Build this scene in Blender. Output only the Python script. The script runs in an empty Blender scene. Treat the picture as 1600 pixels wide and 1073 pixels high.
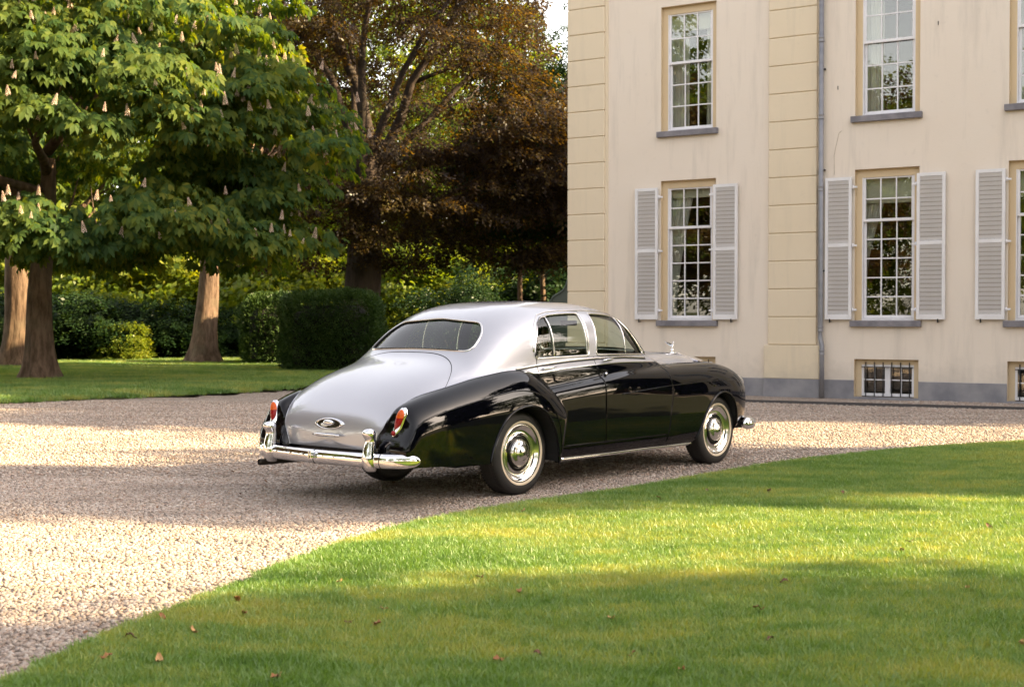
import bpy, bmesh, math, random
import numpy as np
from mathutils import Vector, Matrix

scene = bpy.context.scene
COL = scene.collection
rng = np.random.default_rng(7)
random.seed(7)

# ---------------------------------------------------------------- camera
cam_d = bpy.data.cameras.new('camera')
cam = bpy.data.objects.new('camera', cam_d)
COL.objects.link(cam)
cam.location = (0, 0, 1.48)
PITCH = math.atan(37.5 / 2076.0)
cam.rotation_euler = (math.radians(90) - PITCH, 0, 0)
cam_d.sensor_width = 36.0
cam_d.lens = 2076.0 / 1600.0 * 36.0
cam_d.clip_end = 2000.0
cam_d.dof.use_dof = True
cam_d.dof.focus_distance = 12.0
cam_d.dof.aperture_fstop = 4.0
scene.camera = cam

# ---------------------------------------------------------------- sky, sun, exposure
SUN_AZ = math.atan2(-0.14, 1.0)          # towards the sun, from +X towards +Y
SUN_EL = math.radians(27)
world = bpy.data.worlds.new('World')
scene.world = world
world.use_nodes = True
wn = world.node_tree
wn.nodes.clear()
w_out = wn.nodes.new('ShaderNodeOutputWorld')
w_bg = wn.nodes.new('ShaderNodeBackground')
w_sky = wn.nodes.new('ShaderNodeTexSky')
w_sky.sky_type = 'NISHITA'
w_sky.sun_disc = False
w_sky.sun_elevation = SUN_EL
w_sky.sun_rotation = math.radians(90) - SUN_AZ
w_sky.air_density = 1.0
w_sky.dust_density = 1.2
w_sky.ozone_density = 0.6
w_bg.inputs['Strength'].default_value = 0.15
w_hs = wn.nodes.new('ShaderNodeHueSaturation')       # sky colour paled and tinted warm, in place of a white balance
w_hs.inputs['Saturation'].default_value = 0.45
w_tint = wn.nodes.new('ShaderNodeMix'); w_tint.data_type = 'RGBA'; w_tint.blend_type = 'MULTIPLY'
w_tint.inputs[0].default_value = 1.0
w_tint.inputs[7].default_value = (1.13, 1.0, 0.88, 1)
wn.links.new(w_sky.outputs[0], w_hs.inputs['Color'])
wn.links.new(w_hs.outputs[0], w_tint.inputs[6])
wn.links.new(w_tint.outputs[2], w_bg.inputs[0])
wn.links.new(w_bg.outputs[0], w_out.inputs[0])

sun_d = bpy.data.lights.new('sun', 'SUN')
sun_d.energy = 5.0
sun_d.angle = math.radians(0.55)
sun_d.color = (1.0, 0.77, 0.44)
sun = bpy.data.objects.new('sun', sun_d)
COL.objects.link(sun)
sd = Vector((math.cos(SUN_AZ) * math.cos(SUN_EL), math.sin(SUN_AZ) * math.cos(SUN_EL), math.sin(SUN_EL)))
sun.rotation_euler = sd.to_track_quat('Z', 'Y').to_euler()
sun.location = (30, 5, 40)

scene.view_settings.view_transform = 'Standard'
scene.view_settings.look = 'None'
scene.view_settings.gamma = 1.0
scene.view_settings.use_curve_mapping = False
scene.view_settings.exposure = 2.17
scene.cycles.use_denoising = True
scene.cycles.max_bounces = 10
scene.cycles.transparent_max_bounces = 16
scene.cycles.diffuse_bounces = 3
scene.cycles.glossy_bounces = 4
scene.cycles.caustics_reflective = False
scene.cycles.caustics_refractive = False

# ---------------------------------------------------------------- helpers
def tag(o, label=None, cat=None, group=None, kind=None):
    if label: o['label'] = label
    if cat: o['category'] = cat
    if group: o['group'] = group
    if kind: o['kind'] = kind
    return o

def link(o, parent=None):
    COL.objects.link(o)
    if parent is not None:
        o.parent = parent
    return o

def empty(name, loc=(0, 0, 0), rz=0.0):
    o = bpy.data.objects.new(name, None)
    o.empty_display_size = 0.3
    o.location = loc
    o.rotation_euler = (0, 0, rz)
    COL.objects.link(o)
    return o

def np_mesh(name, V, Fs, mats, normals=None, smooth=False, midx=None):
    """V (n,3); Fs: list of (k, m) int arrays of equal-size polygons"""
    me = bpy.data.meshes.new(name)
    V = np.asarray(V, np.float32)
    if not isinstance(Fs, (list, tuple)):
        Fs = [Fs]
    Fs = [np.asarray(F, np.int32) for F in Fs if len(F)]
    me.vertices.add(len(V))
    me.vertices.foreach_set('co', V.ravel())
    nl = sum(F.size for F in Fs)
    npoly = sum(len(F) for F in Fs)
    me.loops.add(nl)
    me.polygons.add(npoly)
    me.loops.foreach_set('vertex_index', np.concatenate([F.ravel() for F in Fs]) if Fs else np.zeros(0, np.int32))
    tot = np.concatenate([np.full(len(F), F.shape[1], np.int32) for F in Fs]) if Fs else np.zeros(0, np.int32)
    start = np.concatenate([[0], np.cumsum(tot)[:-1]]).astype(np.int32) if len(tot) else tot
    me.polygons.foreach_set('loop_start', start)
    me.polygons.foreach_set('loop_total', tot)
    if midx is not None:
        me.polygons.foreach_set('material_index', np.asarray(midx, np.int32))
    if smooth or normals is not None:
        me.polygons.foreach_set('use_smooth', np.ones(npoly, bool))
    me.update(calc_edges=True)
    for m in (mats if isinstance(mats, (list, tuple)) else [mats]):
        me.materials.append(m)
    if normals is not None:
        me.normals_split_custom_set_from_vertices(np.asarray(normals, np.float32))
    return me

def obj(name, me, parent=None, loc=None, rot=None):
    o = bpy.data.objects.new(name, me)
    if loc is not None: o.location = loc
    if rot is not None: o.rotation_euler = rot
    return link(o, parent)

class MB:
    """collects simple shapes into one mesh"""
    def __init__(s):
        s.v = []; s.f = []; s.sm = []
    def add(s, verts, faces, smooth=False):
        b = len(s.v)
        s.v += [tuple(map(float, v)) for v in verts]
        s.f += [tuple(b + i for i in f) for f in faces]
        s.sm += [smooth] * len(faces)
        return s
    def box(s, x0, x1, y0, y1, z0, z1, bev=0.0):
        if bev <= 0:
            v = [(x, y, z) for x in (x0, x1) for y in (y0, y1) for z in (z0, z1)]
            f = [(0, 1, 3, 2), (4, 6, 7, 5), (0, 4, 5, 1), (2, 3, 7, 6), (0, 2, 6, 4), (1, 5, 7, 3)]
            return s.add(v, f)
        bm = bmesh.new()
        bmesh.ops.create_cube(bm, size=1.0)
        for v in bm.verts:
            v.co = ((x0 + x1) / 2 + v.co.x * (x1 - x0), (y0 + y1) / 2 + v.co.y * (y1 - y0), (z0 + z1) / 2 + v.co.z * (z1 - z0))
        bmesh.ops.bevel(bm, geom=bm.edges[:], offset=bev, segments=1, affect='EDGES', profile=0.5)
        bm.verts.index_update()
        s.add([v.co[:] for v in bm.verts], [[v.index for v in f.verts] for f in bm.faces])
        bm.free()
        return s
    def tube(s, pts, r, n=8, cap=True, sy=1.0, up=(0, 0, 1)):
        """pts polyline, r radius (scalar or list), sy squashes the second axis"""
        P = np.array(pts, float)
        m = len(P)
        R = np.full(m, r, float) if np.isscalar(r) else np.array(r, float)
        T = np.gradient(P, axis=0)
        T /= np.linalg.norm(T, axis=1)[:, None] + 1e-12
        upv = np.array(up, float)
        V = []
        prev = None
        for i in range(m):
            a = np.cross(upv, T[i])
            if np.linalg.norm(a) < 1e-3:
                a = prev if prev is not None else np.cross((1, 0.1, 0), T[i])
            a = a / np.linalg.norm(a)
            prev = a
            b = np.cross(T[i], a)
            for k in range(n):
                t = 2 * math.pi * k / n
                V.append(P[i] + R[i] * (math.cos(t) * a + sy * math.sin(t) * b))
        F = [(i * n + k, i * n + (k + 1) % n, (i + 1) * n + (k + 1) % n, (i + 1) * n + k) for i in range(m - 1) for k in range(n)]
        if cap:
            F += [tuple(reversed(range(n))), tuple((m - 1) * n + k for k in range(n))]
        return s.add(V, F, True)
    def lathe(s, prof, n=24, axis='z', origin=(0, 0, 0), closed=False):
        """prof: list of (r, h)"""
        V = []
        for r, h in prof:
            for k in range(n):
                t = 2 * math.pi * k / n
                c, d = r * math.cos(t), r * math.sin(t)
                p = {'z': (c, d, h), 'y': (c, h, d), 'x': (h, c, d)}[axis]
                V.append((p[0] + origin[0], p[1] + origin[1], p[2] + origin[2]))
        m = len(prof)
        F = []
        for i in range(m - 1 + (1 if closed else 0)):
            j = (i + 1) % m
            for k in range(n):
                q = (i * n + k, i * n + (k + 1) % n, j * n + (k + 1) % n, j * n + k)
                F.append(q if axis != 'y' else tuple(reversed(q)))
        return s.add(V, F, True)
    def sphere(s, c, r, nu=12, nv=8):
        rx, ry, rz = (r, r, r) if np.isscalar(r) else r
        V = [(c[0], c[1], c[2] + rz)]
        for i in range(1, nv):
            a = math.pi * i / nv
            for k in range(nu):
                t = 2 * math.pi * k / nu
                V.append((c[0] + rx * math.sin(a) * math.cos(t), c[1] + ry * math.sin(a) * math.sin(t), c[2] + rz * math.cos(a)))
        V.append((c[0], c[1], c[2] - rz))
        F = [(0, 1 + k, 1 + (k + 1) % nu) for k in range(nu)]
        for i in range(nv - 2):
            b = 1 + i * nu
            F += [(b + k, b + nu + k, b + nu + (k + 1) % nu, b + (k + 1) % nu) for k in range(nu)]
        b = 1 + (nv - 2) * nu
        F += [(b + k, len(V) - 1, b + (k + 1) % nu) for k in range(nu)]
        return s.add(V, F, True)
    def mesh(s, name, mat):
        me = bpy.data.meshes.new(name)
        me.from_pydata(s.v, [], s.f)
        me.polygons.foreach_set('use_smooth', s.sm)
        me.update()
        for m in (mat if isinstance(mat, (list, tuple)) else [mat]):
            me.materials.append(m)
        return me
    def build(s, name, mat, parent=None, loc=None, rot=None):
        return obj(name, s.mesh(name, mat), parent, loc, rot)

def nodes_of(name):
    m = bpy.data.materials.new(name)
    m.use_nodes = True
    nt = m.node_tree
    nt.nodes.clear()
    out = nt.nodes.new('ShaderNodeOutputMaterial')
    return m, nt, out

def N(nt, t, **kw):
    n = nt.nodes.new(t)
    for k, v in kw.items():
        if k in n.inputs.keys() if hasattr(n.inputs, 'keys') else False:
            n.inputs[k].default_value = v
        else:
            setattr(n, k, v)
    return n

def rgb(c):
    return (c[0], c[1], c[2], 1.0)

def ramp(nt, fac, stops):
    r = nt.nodes.new('ShaderNodeValToRGB')
    el = r.color_ramp.elements
    while len(el) < len(stops):
        el.new(0.5)
    for e, (p, c) in zip(el, stops):
        e.position = p
        e.color = rgb(c)
    nt.links.new(fac, r.inputs[0])
    return r.outputs[0]

def coords(nt, mode='Object', scale=(1, 1, 1)):
    if mode == 'World':
        g = nt.nodes.new('ShaderNodeNewGeometry'); o = g.outputs['Position']
    else:
        t = nt.nodes.new('ShaderNodeTexCoord'); o = t.outputs[mode]
    m = nt.nodes.new('ShaderNodeMapping')
    m.inputs['Scale'].default_value = scale
    nt.links.new(o, m.inputs[0])
    return m.outputs[0]

def noise(nt, vec, scale, detail=4.0, rough=0.55, out='Fac'):
    n = nt.nodes.new('ShaderNodeTexNoise')
    n.inputs['Scale'].default_value = scale
    n.inputs['Detail'].default_value = detail
    n.inputs['Roughness'].default_value = rough
    nt.links.new(vec, n.inputs['Vector'])
    return n.outputs[out]

def mix(nt, fac, a, b, blend='MIX'):
    m = nt.nodes.new('ShaderNodeMix')
    m.data_type = 'RGBA'
    m.blend_type = blend
    def setin(sock, v):
        if hasattr(v, 'is_linked'): nt.links.new(v, sock)
        elif isinstance(v, (int, float)): sock.default_value = v
        else: sock.default_value = rgb(v)
    setin(m.inputs[0], fac); setin(m.inputs[6], a); setin(m.inputs[7], b)
    return m.outputs[2]

def bump(nt, h, strength, dist):
    b = nt.nodes.new('ShaderNodeBump')
    b.inputs['Strength'].default_value = strength
    b.inputs['Distance'].default_value = dist
    nt.links.new(h, b.inputs['Height'])
    return b.outputs[0]

def pbr(name, color, rough=0.6, metal=0.0, spec=0.5, coat=0.0, coat_rough=0.03, bump_scale=0, bump_d=0.002, var=None, var_scale=3.0, ior=None):
    m, nt, out = nodes_of(name)
    p = nt.nodes.new('ShaderNodeBsdfPrincipled')
    p.inputs['Base Color'].default_value = rgb(color)
    p.inputs['Roughness'].default_value = rough
    p.inputs['Metallic'].default_value = metal
    p.inputs['Specular IOR Level'].default_value = spec
    p.inputs['Coat Weight'].default_value = coat
    p.inputs['Coat Roughness'].default_value = coat_rough
    if ior: p.inputs['IOR'].default_value = ior
    if var is not None:
        f = noise(nt, coords(nt), var_scale)
        nt.links.new(mix(nt, ramp(nt, f, [(0.35, (0, 0, 0)), (0.65, (1, 1, 1))]), color, var), p.inputs['Base Color'])
    if bump_scale:
        nt.links.new(bump(nt, noise(nt, coords(nt), bump_scale), 0.6, bump_d), p.inputs['Normal'])
    nt.links.new(p.outputs[0], out.inputs[0])
    return m

def glass_mat(name, tint=(0.8, 0.85, 0.82), f0=0.045, rough=0.0):
    """a thin pane: mirror reflection that grows towards grazing (the same from both sides) over a tinted clear body"""
    m, nt, out = nodes_of(name)
    lw = nt.nodes.new('ShaderNodeLayerWeight'); lw.inputs[0].default_value = 0.5
    pw = nt.nodes.new('ShaderNodeMath'); pw.operation = 'POWER'; pw.inputs[1].default_value = 5.0
    nt.links.new(lw.outputs['Facing'], pw.inputs[0])
    fr = nt.nodes.new('ShaderNodeMath'); fr.operation = 'MULTIPLY_ADD'; fr.inputs[1].default_value = 1 - f0; fr.inputs[2].default_value = f0
    nt.links.new(pw.outputs[0], fr.inputs[0])
    g = nt.nodes.new('ShaderNodeBsdfGlossy'); g.inputs['Roughness'].default_value = rough
    g.inputs['Color'].default_value = (1, 1, 1, 1)
    t = nt.nodes.new('ShaderNodeBsdfTransparent'); t.inputs[0].default_value = rgb(tint)
    mx = nt.nodes.new('ShaderNodeMixShader')
    nt.links.new(fr.outputs[0], mx.inputs[0])
    nt.links.new(t.outputs[0], mx.inputs[1])
    nt.links.new(g.outputs[0], mx.inputs[2])
    nt.links.new(mx.outputs[0], out.inputs[0])
    return m
# ================================================================ ground, drive, lawns
def catmull(pts, n=8):
    P = np.array(pts, float); out = []
    Q = np.vstack([2 * P[0] - P[1], P, 2 * P[-1] - P[-2]])
    for i in range(1, len(Q) - 2):
        for t in np.linspace(0, 1, n, endpoint=False):
            a, b, c, d = Q[i - 1], Q[i], Q[i + 1], Q[i + 2]
            out.append(.5 * (2 * b + (c - a) * t + (2 * a - 5 * b + 4 * c - d) * t ** 2 + (3 * b - a - 3 * c + d) * t ** 3))
    out.append(P[-1])
    return np.array(out)

def ground_mat():
    m, nt, out = nodes_of('meadow_ground')
    p = nt.nodes.new('ShaderNodeBsdfPrincipled')
    c = coords(nt, 'World')
    col = mix(nt, noise(nt, c, .35), (.035, .060, .012), (.060, .075, .022))
    nt.links.new(mix(nt, ramp(nt, noise(nt, c, 3.0), [(.4, (0, 0, 0)), (.7, (1, 1, 1))]), col, (.045, .038, .018)), p.inputs['Base Color'])
    p.inputs['Roughness'].default_value = .95
    p.inputs['Specular IOR Level'].default_value = .1
    nt.links.new(p.outputs[0], out.inputs[0])
    return m
M_GROUND = ground_mat()
MB().add([(-500, -400, -.05), (500, -400, -.05), (500, 800, -.05), (-500, 800, -.05)], [(0, 1, 2, 3)]).build('ground', M_GROUND)['kind'] = 'structure'

STONES = [(.0, (.25, .205, .17)), (.22, (.40, .33, .275)), (.40, (.50, .435, .375)), (.55, (.34, .235, .18)), (.68, (.57, .51, .45)), (.82, (.19, .155, .14)), (.92, (.45, .33, .235)), (1.0, (.62, .57, .51))]
def gravel_mat():
    m, nt, out = nodes_of('gravel_bed')
    p = nt.nodes.new('ShaderNodeBsdfPrincipled')
    c = coords(nt, 'World')
    v = nt.nodes.new('ShaderNodeTexVoronoi'); v.inputs['Scale'].default_value = 42; v.inputs['Randomness'].default_value = 1.0
    nt.links.new(c, v.inputs['Vector'])
    s = nt.nodes.new('ShaderNodeSeparateColor'); nt.links.new(v.outputs['Color'], s.inputs[0])
    col = ramp(nt, s.outputs[0], STONES)
    e = nt.nodes.new('ShaderNodeTexVoronoi'); e.feature = 'DISTANCE_TO_EDGE'; e.inputs['Scale'].default_value = 42
    nt.links.new(c, e.inputs['Vector'])
    gap = ramp(nt, e.outputs['Distance'], [(.0, (0, 0, 0)), (.11, (1, 1, 1))])
    col = mix(nt, gap, (.16, .125, .10), col)
    dirt = ramp(nt, noise(nt, coords(nt, 'World', (.5, 1.4, 1)), 1.5, 5, .6), [(.46, (0, 0, 0)), (.70, (1, 1, 1))])
    col = mix(nt, mix(nt, .45, (0, 0, 0), dirt), col, (.20, .16, .13))
    nt.links.new(col, p.inputs['Base Color'])
    p.inputs['Roughness'].default_value = .85
    p.inputs['Specular IOR Level'].default_value = .25
    h = nt.nodes.new('ShaderNodeMath'); h.operation = 'MINIMUM'; h.inputs[1].default_value = .3
    nt.links.new(e.outputs['Distance'], h.inputs[0])
    big = noise(nt, c, 6, 5)
    ad = nt.nodes.new('ShaderNodeMath'); ad.operation = 'MULTIPLY_ADD'; ad.inputs[1].default_value = 1.2
    nt.links.new(big, ad.inputs[0]); nt.links.new(h.outputs[0], ad.inputs[2])
    nt.links.new(bump(nt, ad.outputs[0], 1.0, .022), p.inputs['Normal'])
    nt.links.new(p.outputs[0], out.inputs[0])
    return m
M_GRAVEL = gravel_mat()
def undul(x, y):
    return .012 * np.sin(x * 1.1 + 1.3 * np.sin(y * .6)) + .010 * np.sin(y * .9 + .8 * np.sin(x * .7)) + .006 * np.sin(2.7 * x + 1.9 * y)
def sheet(name, x0, x1, y0, y1, step, zf, mat, inside=None):
    xs = np.arange(x0, x1 + step, step); ys = np.arange(y0, y1 + step, step)
    X, Y = np.meshgrid(xs, ys, indexing='ij')
    V = np.stack([X.ravel(), Y.ravel(), zf(X.ravel(), Y.ravel())], 1)
    nx, ny = X.shape
    i, j = np.meshgrid(np.arange(nx - 1), np.arange(ny - 1), indexing='ij')
    a = (i * ny + j).ravel()
    F = np.stack([a, a + ny, a + ny + 1, a + 1], 1)
    if inside is not None:
        ctr = V[F].mean(1)
        F = F[inside(ctr[:, 0], ctr[:, 1])]
        used = np.unique(F); rm = np.zeros(len(V), int); rm[used] = np.arange(len(used)); V = V[used]; F = rm[F]
    me = np_mesh(name, V, F, mat, smooth=True)
    return obj(name, me)
def in_poly(x, y, poly):
    x = np.asarray(x); y = np.asarray(y)
    r = np.zeros(x.shape, bool); P = np.asarray(poly); n = len(P)
    for i in range(n):
        a, b = P[i], P[(i + 1) % n]
        if a[1] == b[1]: continue
        r ^= ((a[1] > y) != (b[1] > y)) & (x < a[0] + (y - a[1]) / (b[1] - a[1]) * (b[0] - a[0]))
    return r
drive = sheet('gravel_drive', -40, 30, -14, 46, .5, lambda x, y: .35 * undul(x * .6, y * .6) - .006, M_GRAVEL)
tag(drive, kind='structure')

NEAR_EDGE = catmull([(-3.2, -12), (-2.75, 0), (-2.35, 3.2), (-2.08, 5.30), (-1.86, 6.25), (-1.58, 7.15), (-1.30, 8.15), (-.85, 9.2), (-.38, 9.90), (.20, 10.55), (1.11, 11.50), (2.59, 13.28), (4.25, 14.66), (6.01, 15.57), (9, 16.5), (14, 17.1), (30, 17.6)], 6)
NEAR_POLY = np.vstack([NEAR_EDGE, [(30, -12)]])
FAR_EDGE = catmull([(-40, 6.0), (-24, 12.4), (-14, 18.9), (-10.4, 21.8), (-8.9, 23.08), (-7.52, 24.37), (-5.97, 25.75), (-4.35, 27.6), (-2.6, 29.2), (-.4, 30.2), (1.5, 30.6), (3.0, 30.8)], 6)
FAR_POLY = np.vstack([FAR_EDGE, [(6, 37), (40, 90), (-60, 90), (-60, 6)]])

def edge_dist(x, y, E):
    d = np.full(np.shape(x), 1e9)
    for i in range(len(E) - 1):
        a, b = E[i], E[i + 1]; e = b - a
        t = np.clip(((x - a[0]) * e[0] + (y - a[1]) * e[1]) / (e @ e), 0, 1)
        d = np.minimum(d, (x - a[0] - t * e[0]) ** 2 + (y - a[1] - t * e[1]) ** 2)
    return np.sqrt(d)
def lawn_z(E, base):
    def f(x, y):
        d = edge_dist(x, y, E)
        return base * np.clip(d / .25, 0, 1) ** .6 + 1.1 * undul(x, y) * np.clip(d / 1.0, 0, 1) + .004
    return f
def soil_mat():
    m, nt, out = nodes_of('lawn_soil')
    p = nt.nodes.new('ShaderNodeBsdfPrincipled')
    c = coords(nt, 'World')
    nt.links.new(mix(nt, noise(nt, c, 9), (.030, .045, .010), (.055, .06, .018)), p.inputs['Base Color'])
    p.inputs['Roughness'].default_value = .95; p.inputs['Specular IOR Level'].default_value = .1
    nt.links.new(p.outputs[0], out.inputs[0])
    return m
M_SOIL = soil_mat()
def grown(poly_inside, E):
    return lambda x, y: poly_inside(x, y)
FINE = (-4.0, 12.0, 3.2, 18.0)
in_fine = lambda x, y: (x > FINE[0]) & (x < FINE[1]) & (y > FINE[2]) & (y < FINE[3])
near_lawn = sheet('front_lawn', FINE[0], FINE[1], FINE[2], FINE[3], .05, lawn_z(NEAR_EDGE, .045), M_SOIL, lambda x, y: in_poly(x, y, NEAR_POLY) & (edge_dist(x, y, NEAR_EDGE) > .03))
tag(near_lawn, kind='structure')
rest = sheet('front_lawn', -4, 30, -12, 18, .4, lambda x, y: lawn_z(NEAR_EDGE, .045)(x, y) - .012 * in_fine(x, y), M_SOIL, lambda x, y: in_poly(x, y, NEAR_POLY) & ~((x > FINE[0] + .3) & (x < FINE[1] - .3) & (y > FINE[2] + .3) & (y < FINE[3] - .3)) & (edge_dist(x, y, NEAR_EDGE) > .3))
tag(rest, kind='structure')
far_lawn = sheet('back_lawn', -60, 40, 6, 90, .6, lambda x, y: .05 * np.clip(edge_dist(x, y, FAR_EDGE) / .6, 0, 1) + .02 * np.sin(x * .5) * np.sin(y * .43) + .012, M_SOIL, lambda x, y: in_poly(x, y, FAR_POLY))
tag(far_lawn, kind='structure')

# ---- scattering (grass, pebbles: nobody could count them)
def leafy(name, cols, trans, rough=.5, gloss=.06, tfac=.4, patch=None):
    """leaf / blade surface: diffuse + light shining through + a faint sheen; cols = ramp stops over a random value per instance"""
    m, nt, out = nodes_of(name)
    oi = nt.nodes.new('ShaderNodeObjectInfo')
    if patch:
        c = coords(nt, 'World', (.55, 1.35, 1.0))
        n1 = noise(nt, c, patch[0], 3)
        n2 = noise(nt, c, patch[0] * 4.3, 2)
        a = nt.nodes.new('ShaderNodeMath'); a.operation = 'MULTIPLY_ADD'; a.inputs[1].default_value = patch[1]
        b = nt.nodes.new('ShaderNodeMath'); b.operation = 'MULTIPLY_ADD'; b.inputs[1].default_value = patch[2]
        d = nt.nodes.new('ShaderNodeMath'); d.operation = 'MULTIPLY_ADD'; d.inputs[1].default_value = patch[3]
        nt.links.new(n1, a.inputs[0]); a.inputs[2].default_value = -.5 * (patch[1] + patch[2] + patch[3]) + .5
        nt.links.new(n2, b.inputs[0]); nt.links.new(a.outputs[0], b.inputs[2])
        nt.links.new(oi.outputs['Random'], d.inputs[0]); nt.links.new(b.outputs[0], d.inputs[2])
        fac = d.outputs[0]
    else:
        fac = oi.outputs['Random']
    col = ramp(nt, fac, cols)
    df = nt.nodes.new('ShaderNodeBsdfDiffuse'); nt.links.new(col, df.inputs[0])
    tr = nt.nodes.new('ShaderNodeBsdfTranslucent'); nt.links.new(mix(nt, 1.0, col, trans, 'MULTIPLY'), tr.inputs[0])
    gl = nt.nodes.new('ShaderNodeBsdfGlossy'); gl.inputs['Roughness'].default_value = rough
    m1 = nt.nodes.new('ShaderNodeMixShader'); m1.inputs[0].default_value = tfac
    nt.links.new(df.outputs[0], m1.inputs[1]); nt.links.new(tr.outputs[0], m1.inputs[2])
    m2 = nt.nodes.new('ShaderNodeMixShader'); m2.inputs[0].default_value = gloss
    nt.links.new(m1.outputs[0], m2.inputs[1]); nt.links.new(gl.outputs[0], m2.inputs[2])
    nt.links.new(m2.outputs[0], out.inputs[0])
    return m

def scatter(name, emitter, sources, density, smin_, smax_, tilt=.25, seed=1):
    """one object of kind stuff: copies of the sources spread over the emitter mesh"""
    o = obj(name, emitter)
    ng = bpy.data.node_groups.new(name, 'GeometryNodeTree')
    ng.interface.new_socket('Geometry', in_out='INPUT', socket_type='NodeSocketGeometry')
    ng.interface.new_socket('Geometry', in_out='OUTPUT', socket_type='NodeSocketGeometry')
    gi = ng.nodes.new('NodeGroupInput'); go = ng.nodes.new('NodeGroupOutput')
    jn = ng.nodes.new('GeometryNodeJoinGeometry')
    for k, src in enumerate(sources):
        d = ng.nodes.new('GeometryNodeDistributePointsOnFaces')
        d.inputs['Density'].default_value = density / len(sources)
        d.inputs['Seed'].default_value = seed * 17 + k
        ng.links.new(gi.outputs[0], d.inputs['Mesh'])
        inst = ng.nodes.new('GeometryNodeInstanceOnPoints')
        oi = ng.nodes.new('GeometryNodeObjectInfo'); oi.inputs['Object'].default_value = src
        ng.links.new(oi.outputs['Geometry'], inst.inputs['Instance'])
        ng.links.new(d.outputs['Points'], inst.inputs['Points'])
        rv = ng.nodes.new('FunctionNodeRandomValue'); rv.data_type = 'FLOAT_VECTOR'
        rv.inputs[0].default_value = (-tilt, -tilt, 0); rv.inputs[1].default_value = (tilt, tilt, 6.283)
        rv.inputs['Seed'].default_value = seed * 31 + k
        ng.links.new(rv.outputs[0], inst.inputs['Rotation'])
        rs = ng.nodes.new('FunctionNodeRandomValue'); rs.data_type = 'FLOAT'
        rs.inputs[2].default_value = smin_; rs.inputs[3].default_value = smax_
        rs.inputs['Seed'].default_value = seed * 53 + k
        ng.links.new(rs.outputs[1], inst.inputs['Scale'])
        ng.links.new(inst.outputs[0], jn.inputs[0])
    ng.links.new(jn.outputs[0], go.inputs[0])
    md = o.modifiers.new('scatter', 'NODES'); md.node_group = ng
    o['kind'] = 'stuff'
    return o
def unlinked(name, me):
    return bpy.data.objects.new(name, me)

def blade_clump(n, rad, h0, h1, w, seed, mat):
    r = np.random.default_rng(seed); V = []; F = []
    for i in range(n):
        a = r.uniform(0, 6.283); d = rad * math.sqrt(r.uniform()); x, y = d * math.cos(a), d * math.sin(a)
        h = r.uniform(h0, h1); t = r.uniform(0, 6.283); lean = r.uniform(.15, 1.0) * h; ld = r.uniform(0, 6.283)
        wx, wy = w * math.cos(t), w * math.sin(t); lx, ly = lean * math.cos(ld), lean * math.sin(ld)
        b = len(V)
        V += [(x - wx, y - wy, 0), (x + wx, y + wy, 0), (x + wx * .8 + lx * .35, y + wy * .8 + ly * .35, h * .6), (x - wx * .8 + lx * .35, y - wy * .8 + ly * .35, h * .6), (x + lx, y + ly, h)]
        F += [(b, b + 1, b + 2), (b, b + 2, b + 3), (b + 3, b + 2, b + 4)]
    return np_mesh('grass_clump', V, np.array(F), mat)
M_GRASS = leafy('grass_blades', [(.0, (.075, .175, .026)), (.3, (.120, .240, .036)), (.5, (.180, .300, .100)), (.7, (.270, .345, .080)), (1.0, (.38, .39, .115))], (1.75, 1.4, .35), .45, .05, .40, patch=(.8, 1.5, .9, .4))
clumps = [unlinked('grass_clump', blade_clump(30, .045, .020, .046, .0020, k, M_GRASS)) for k in range(4)]
def grid_inside(x0, x1, y0, y1, step, zf, inside):
    xs = np.arange(x0, x1, step); ys = np.arange(y0, y1, step)
    X, Y = np.meshgrid(xs, ys, indexing='ij'); X = X.ravel(); Y = Y.ravel()
    k = inside(X + step / 2, Y + step / 2); X = X[k]; Y = Y[k]; n = len(X)
    V = np.stack([np.concatenate([X, X + step, X + step, X]), np.concatenate([Y, Y, Y + step, Y + step])], 1)
    V = np.column_stack([V, zf(V[:, 0], V[:, 1])])
    i = np.arange(n)
    return np_mesh('scatter_bed', V, np.stack([i, i + n, i + 2 * n, i + 3 * n], 1), M_SOIL)
NZ = lawn_z(NEAR_EDGE, .045)
ragged = lambda x, y: edge_dist(x, y, NEAR_EDGE) > .02 + .035 * (1 + np.sin(x * 7.1 + 2 * np.sin(y * 5.3)) * np.cos(y * 9.7 + x * 3.1))
near_bed = grid_inside(-3, 11.5, 4.2, 18, .06, NZ, lambda x, y: in_poly(x, y, NEAR_POLY) & ragged(x, y) & (np.abs(x) < .42 * y + 1.6))
scatter('lawn_grass', near_bed, clumps, 1350, .7, 1.25, .3, 3)
far_bed = grid_inside(-24, 3, 14, 47, .3, lambda x, y: .05 * np.clip(edge_dist(x, y, FAR_EDGE) / .6, 0, 1) + .02 * np.sin(x * .5) * np.sin(y * .43) + .012, lambda x, y: in_poly(x, y, FAR_POLY) & (edge_dist(x, y, FAR_EDGE) > .1) & (np.abs(x) < .42 * y + 1.5))
scatter('back_lawn_grass', far_bed, clumps, 170, 1.5, 2.4, .3, 5)

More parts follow.
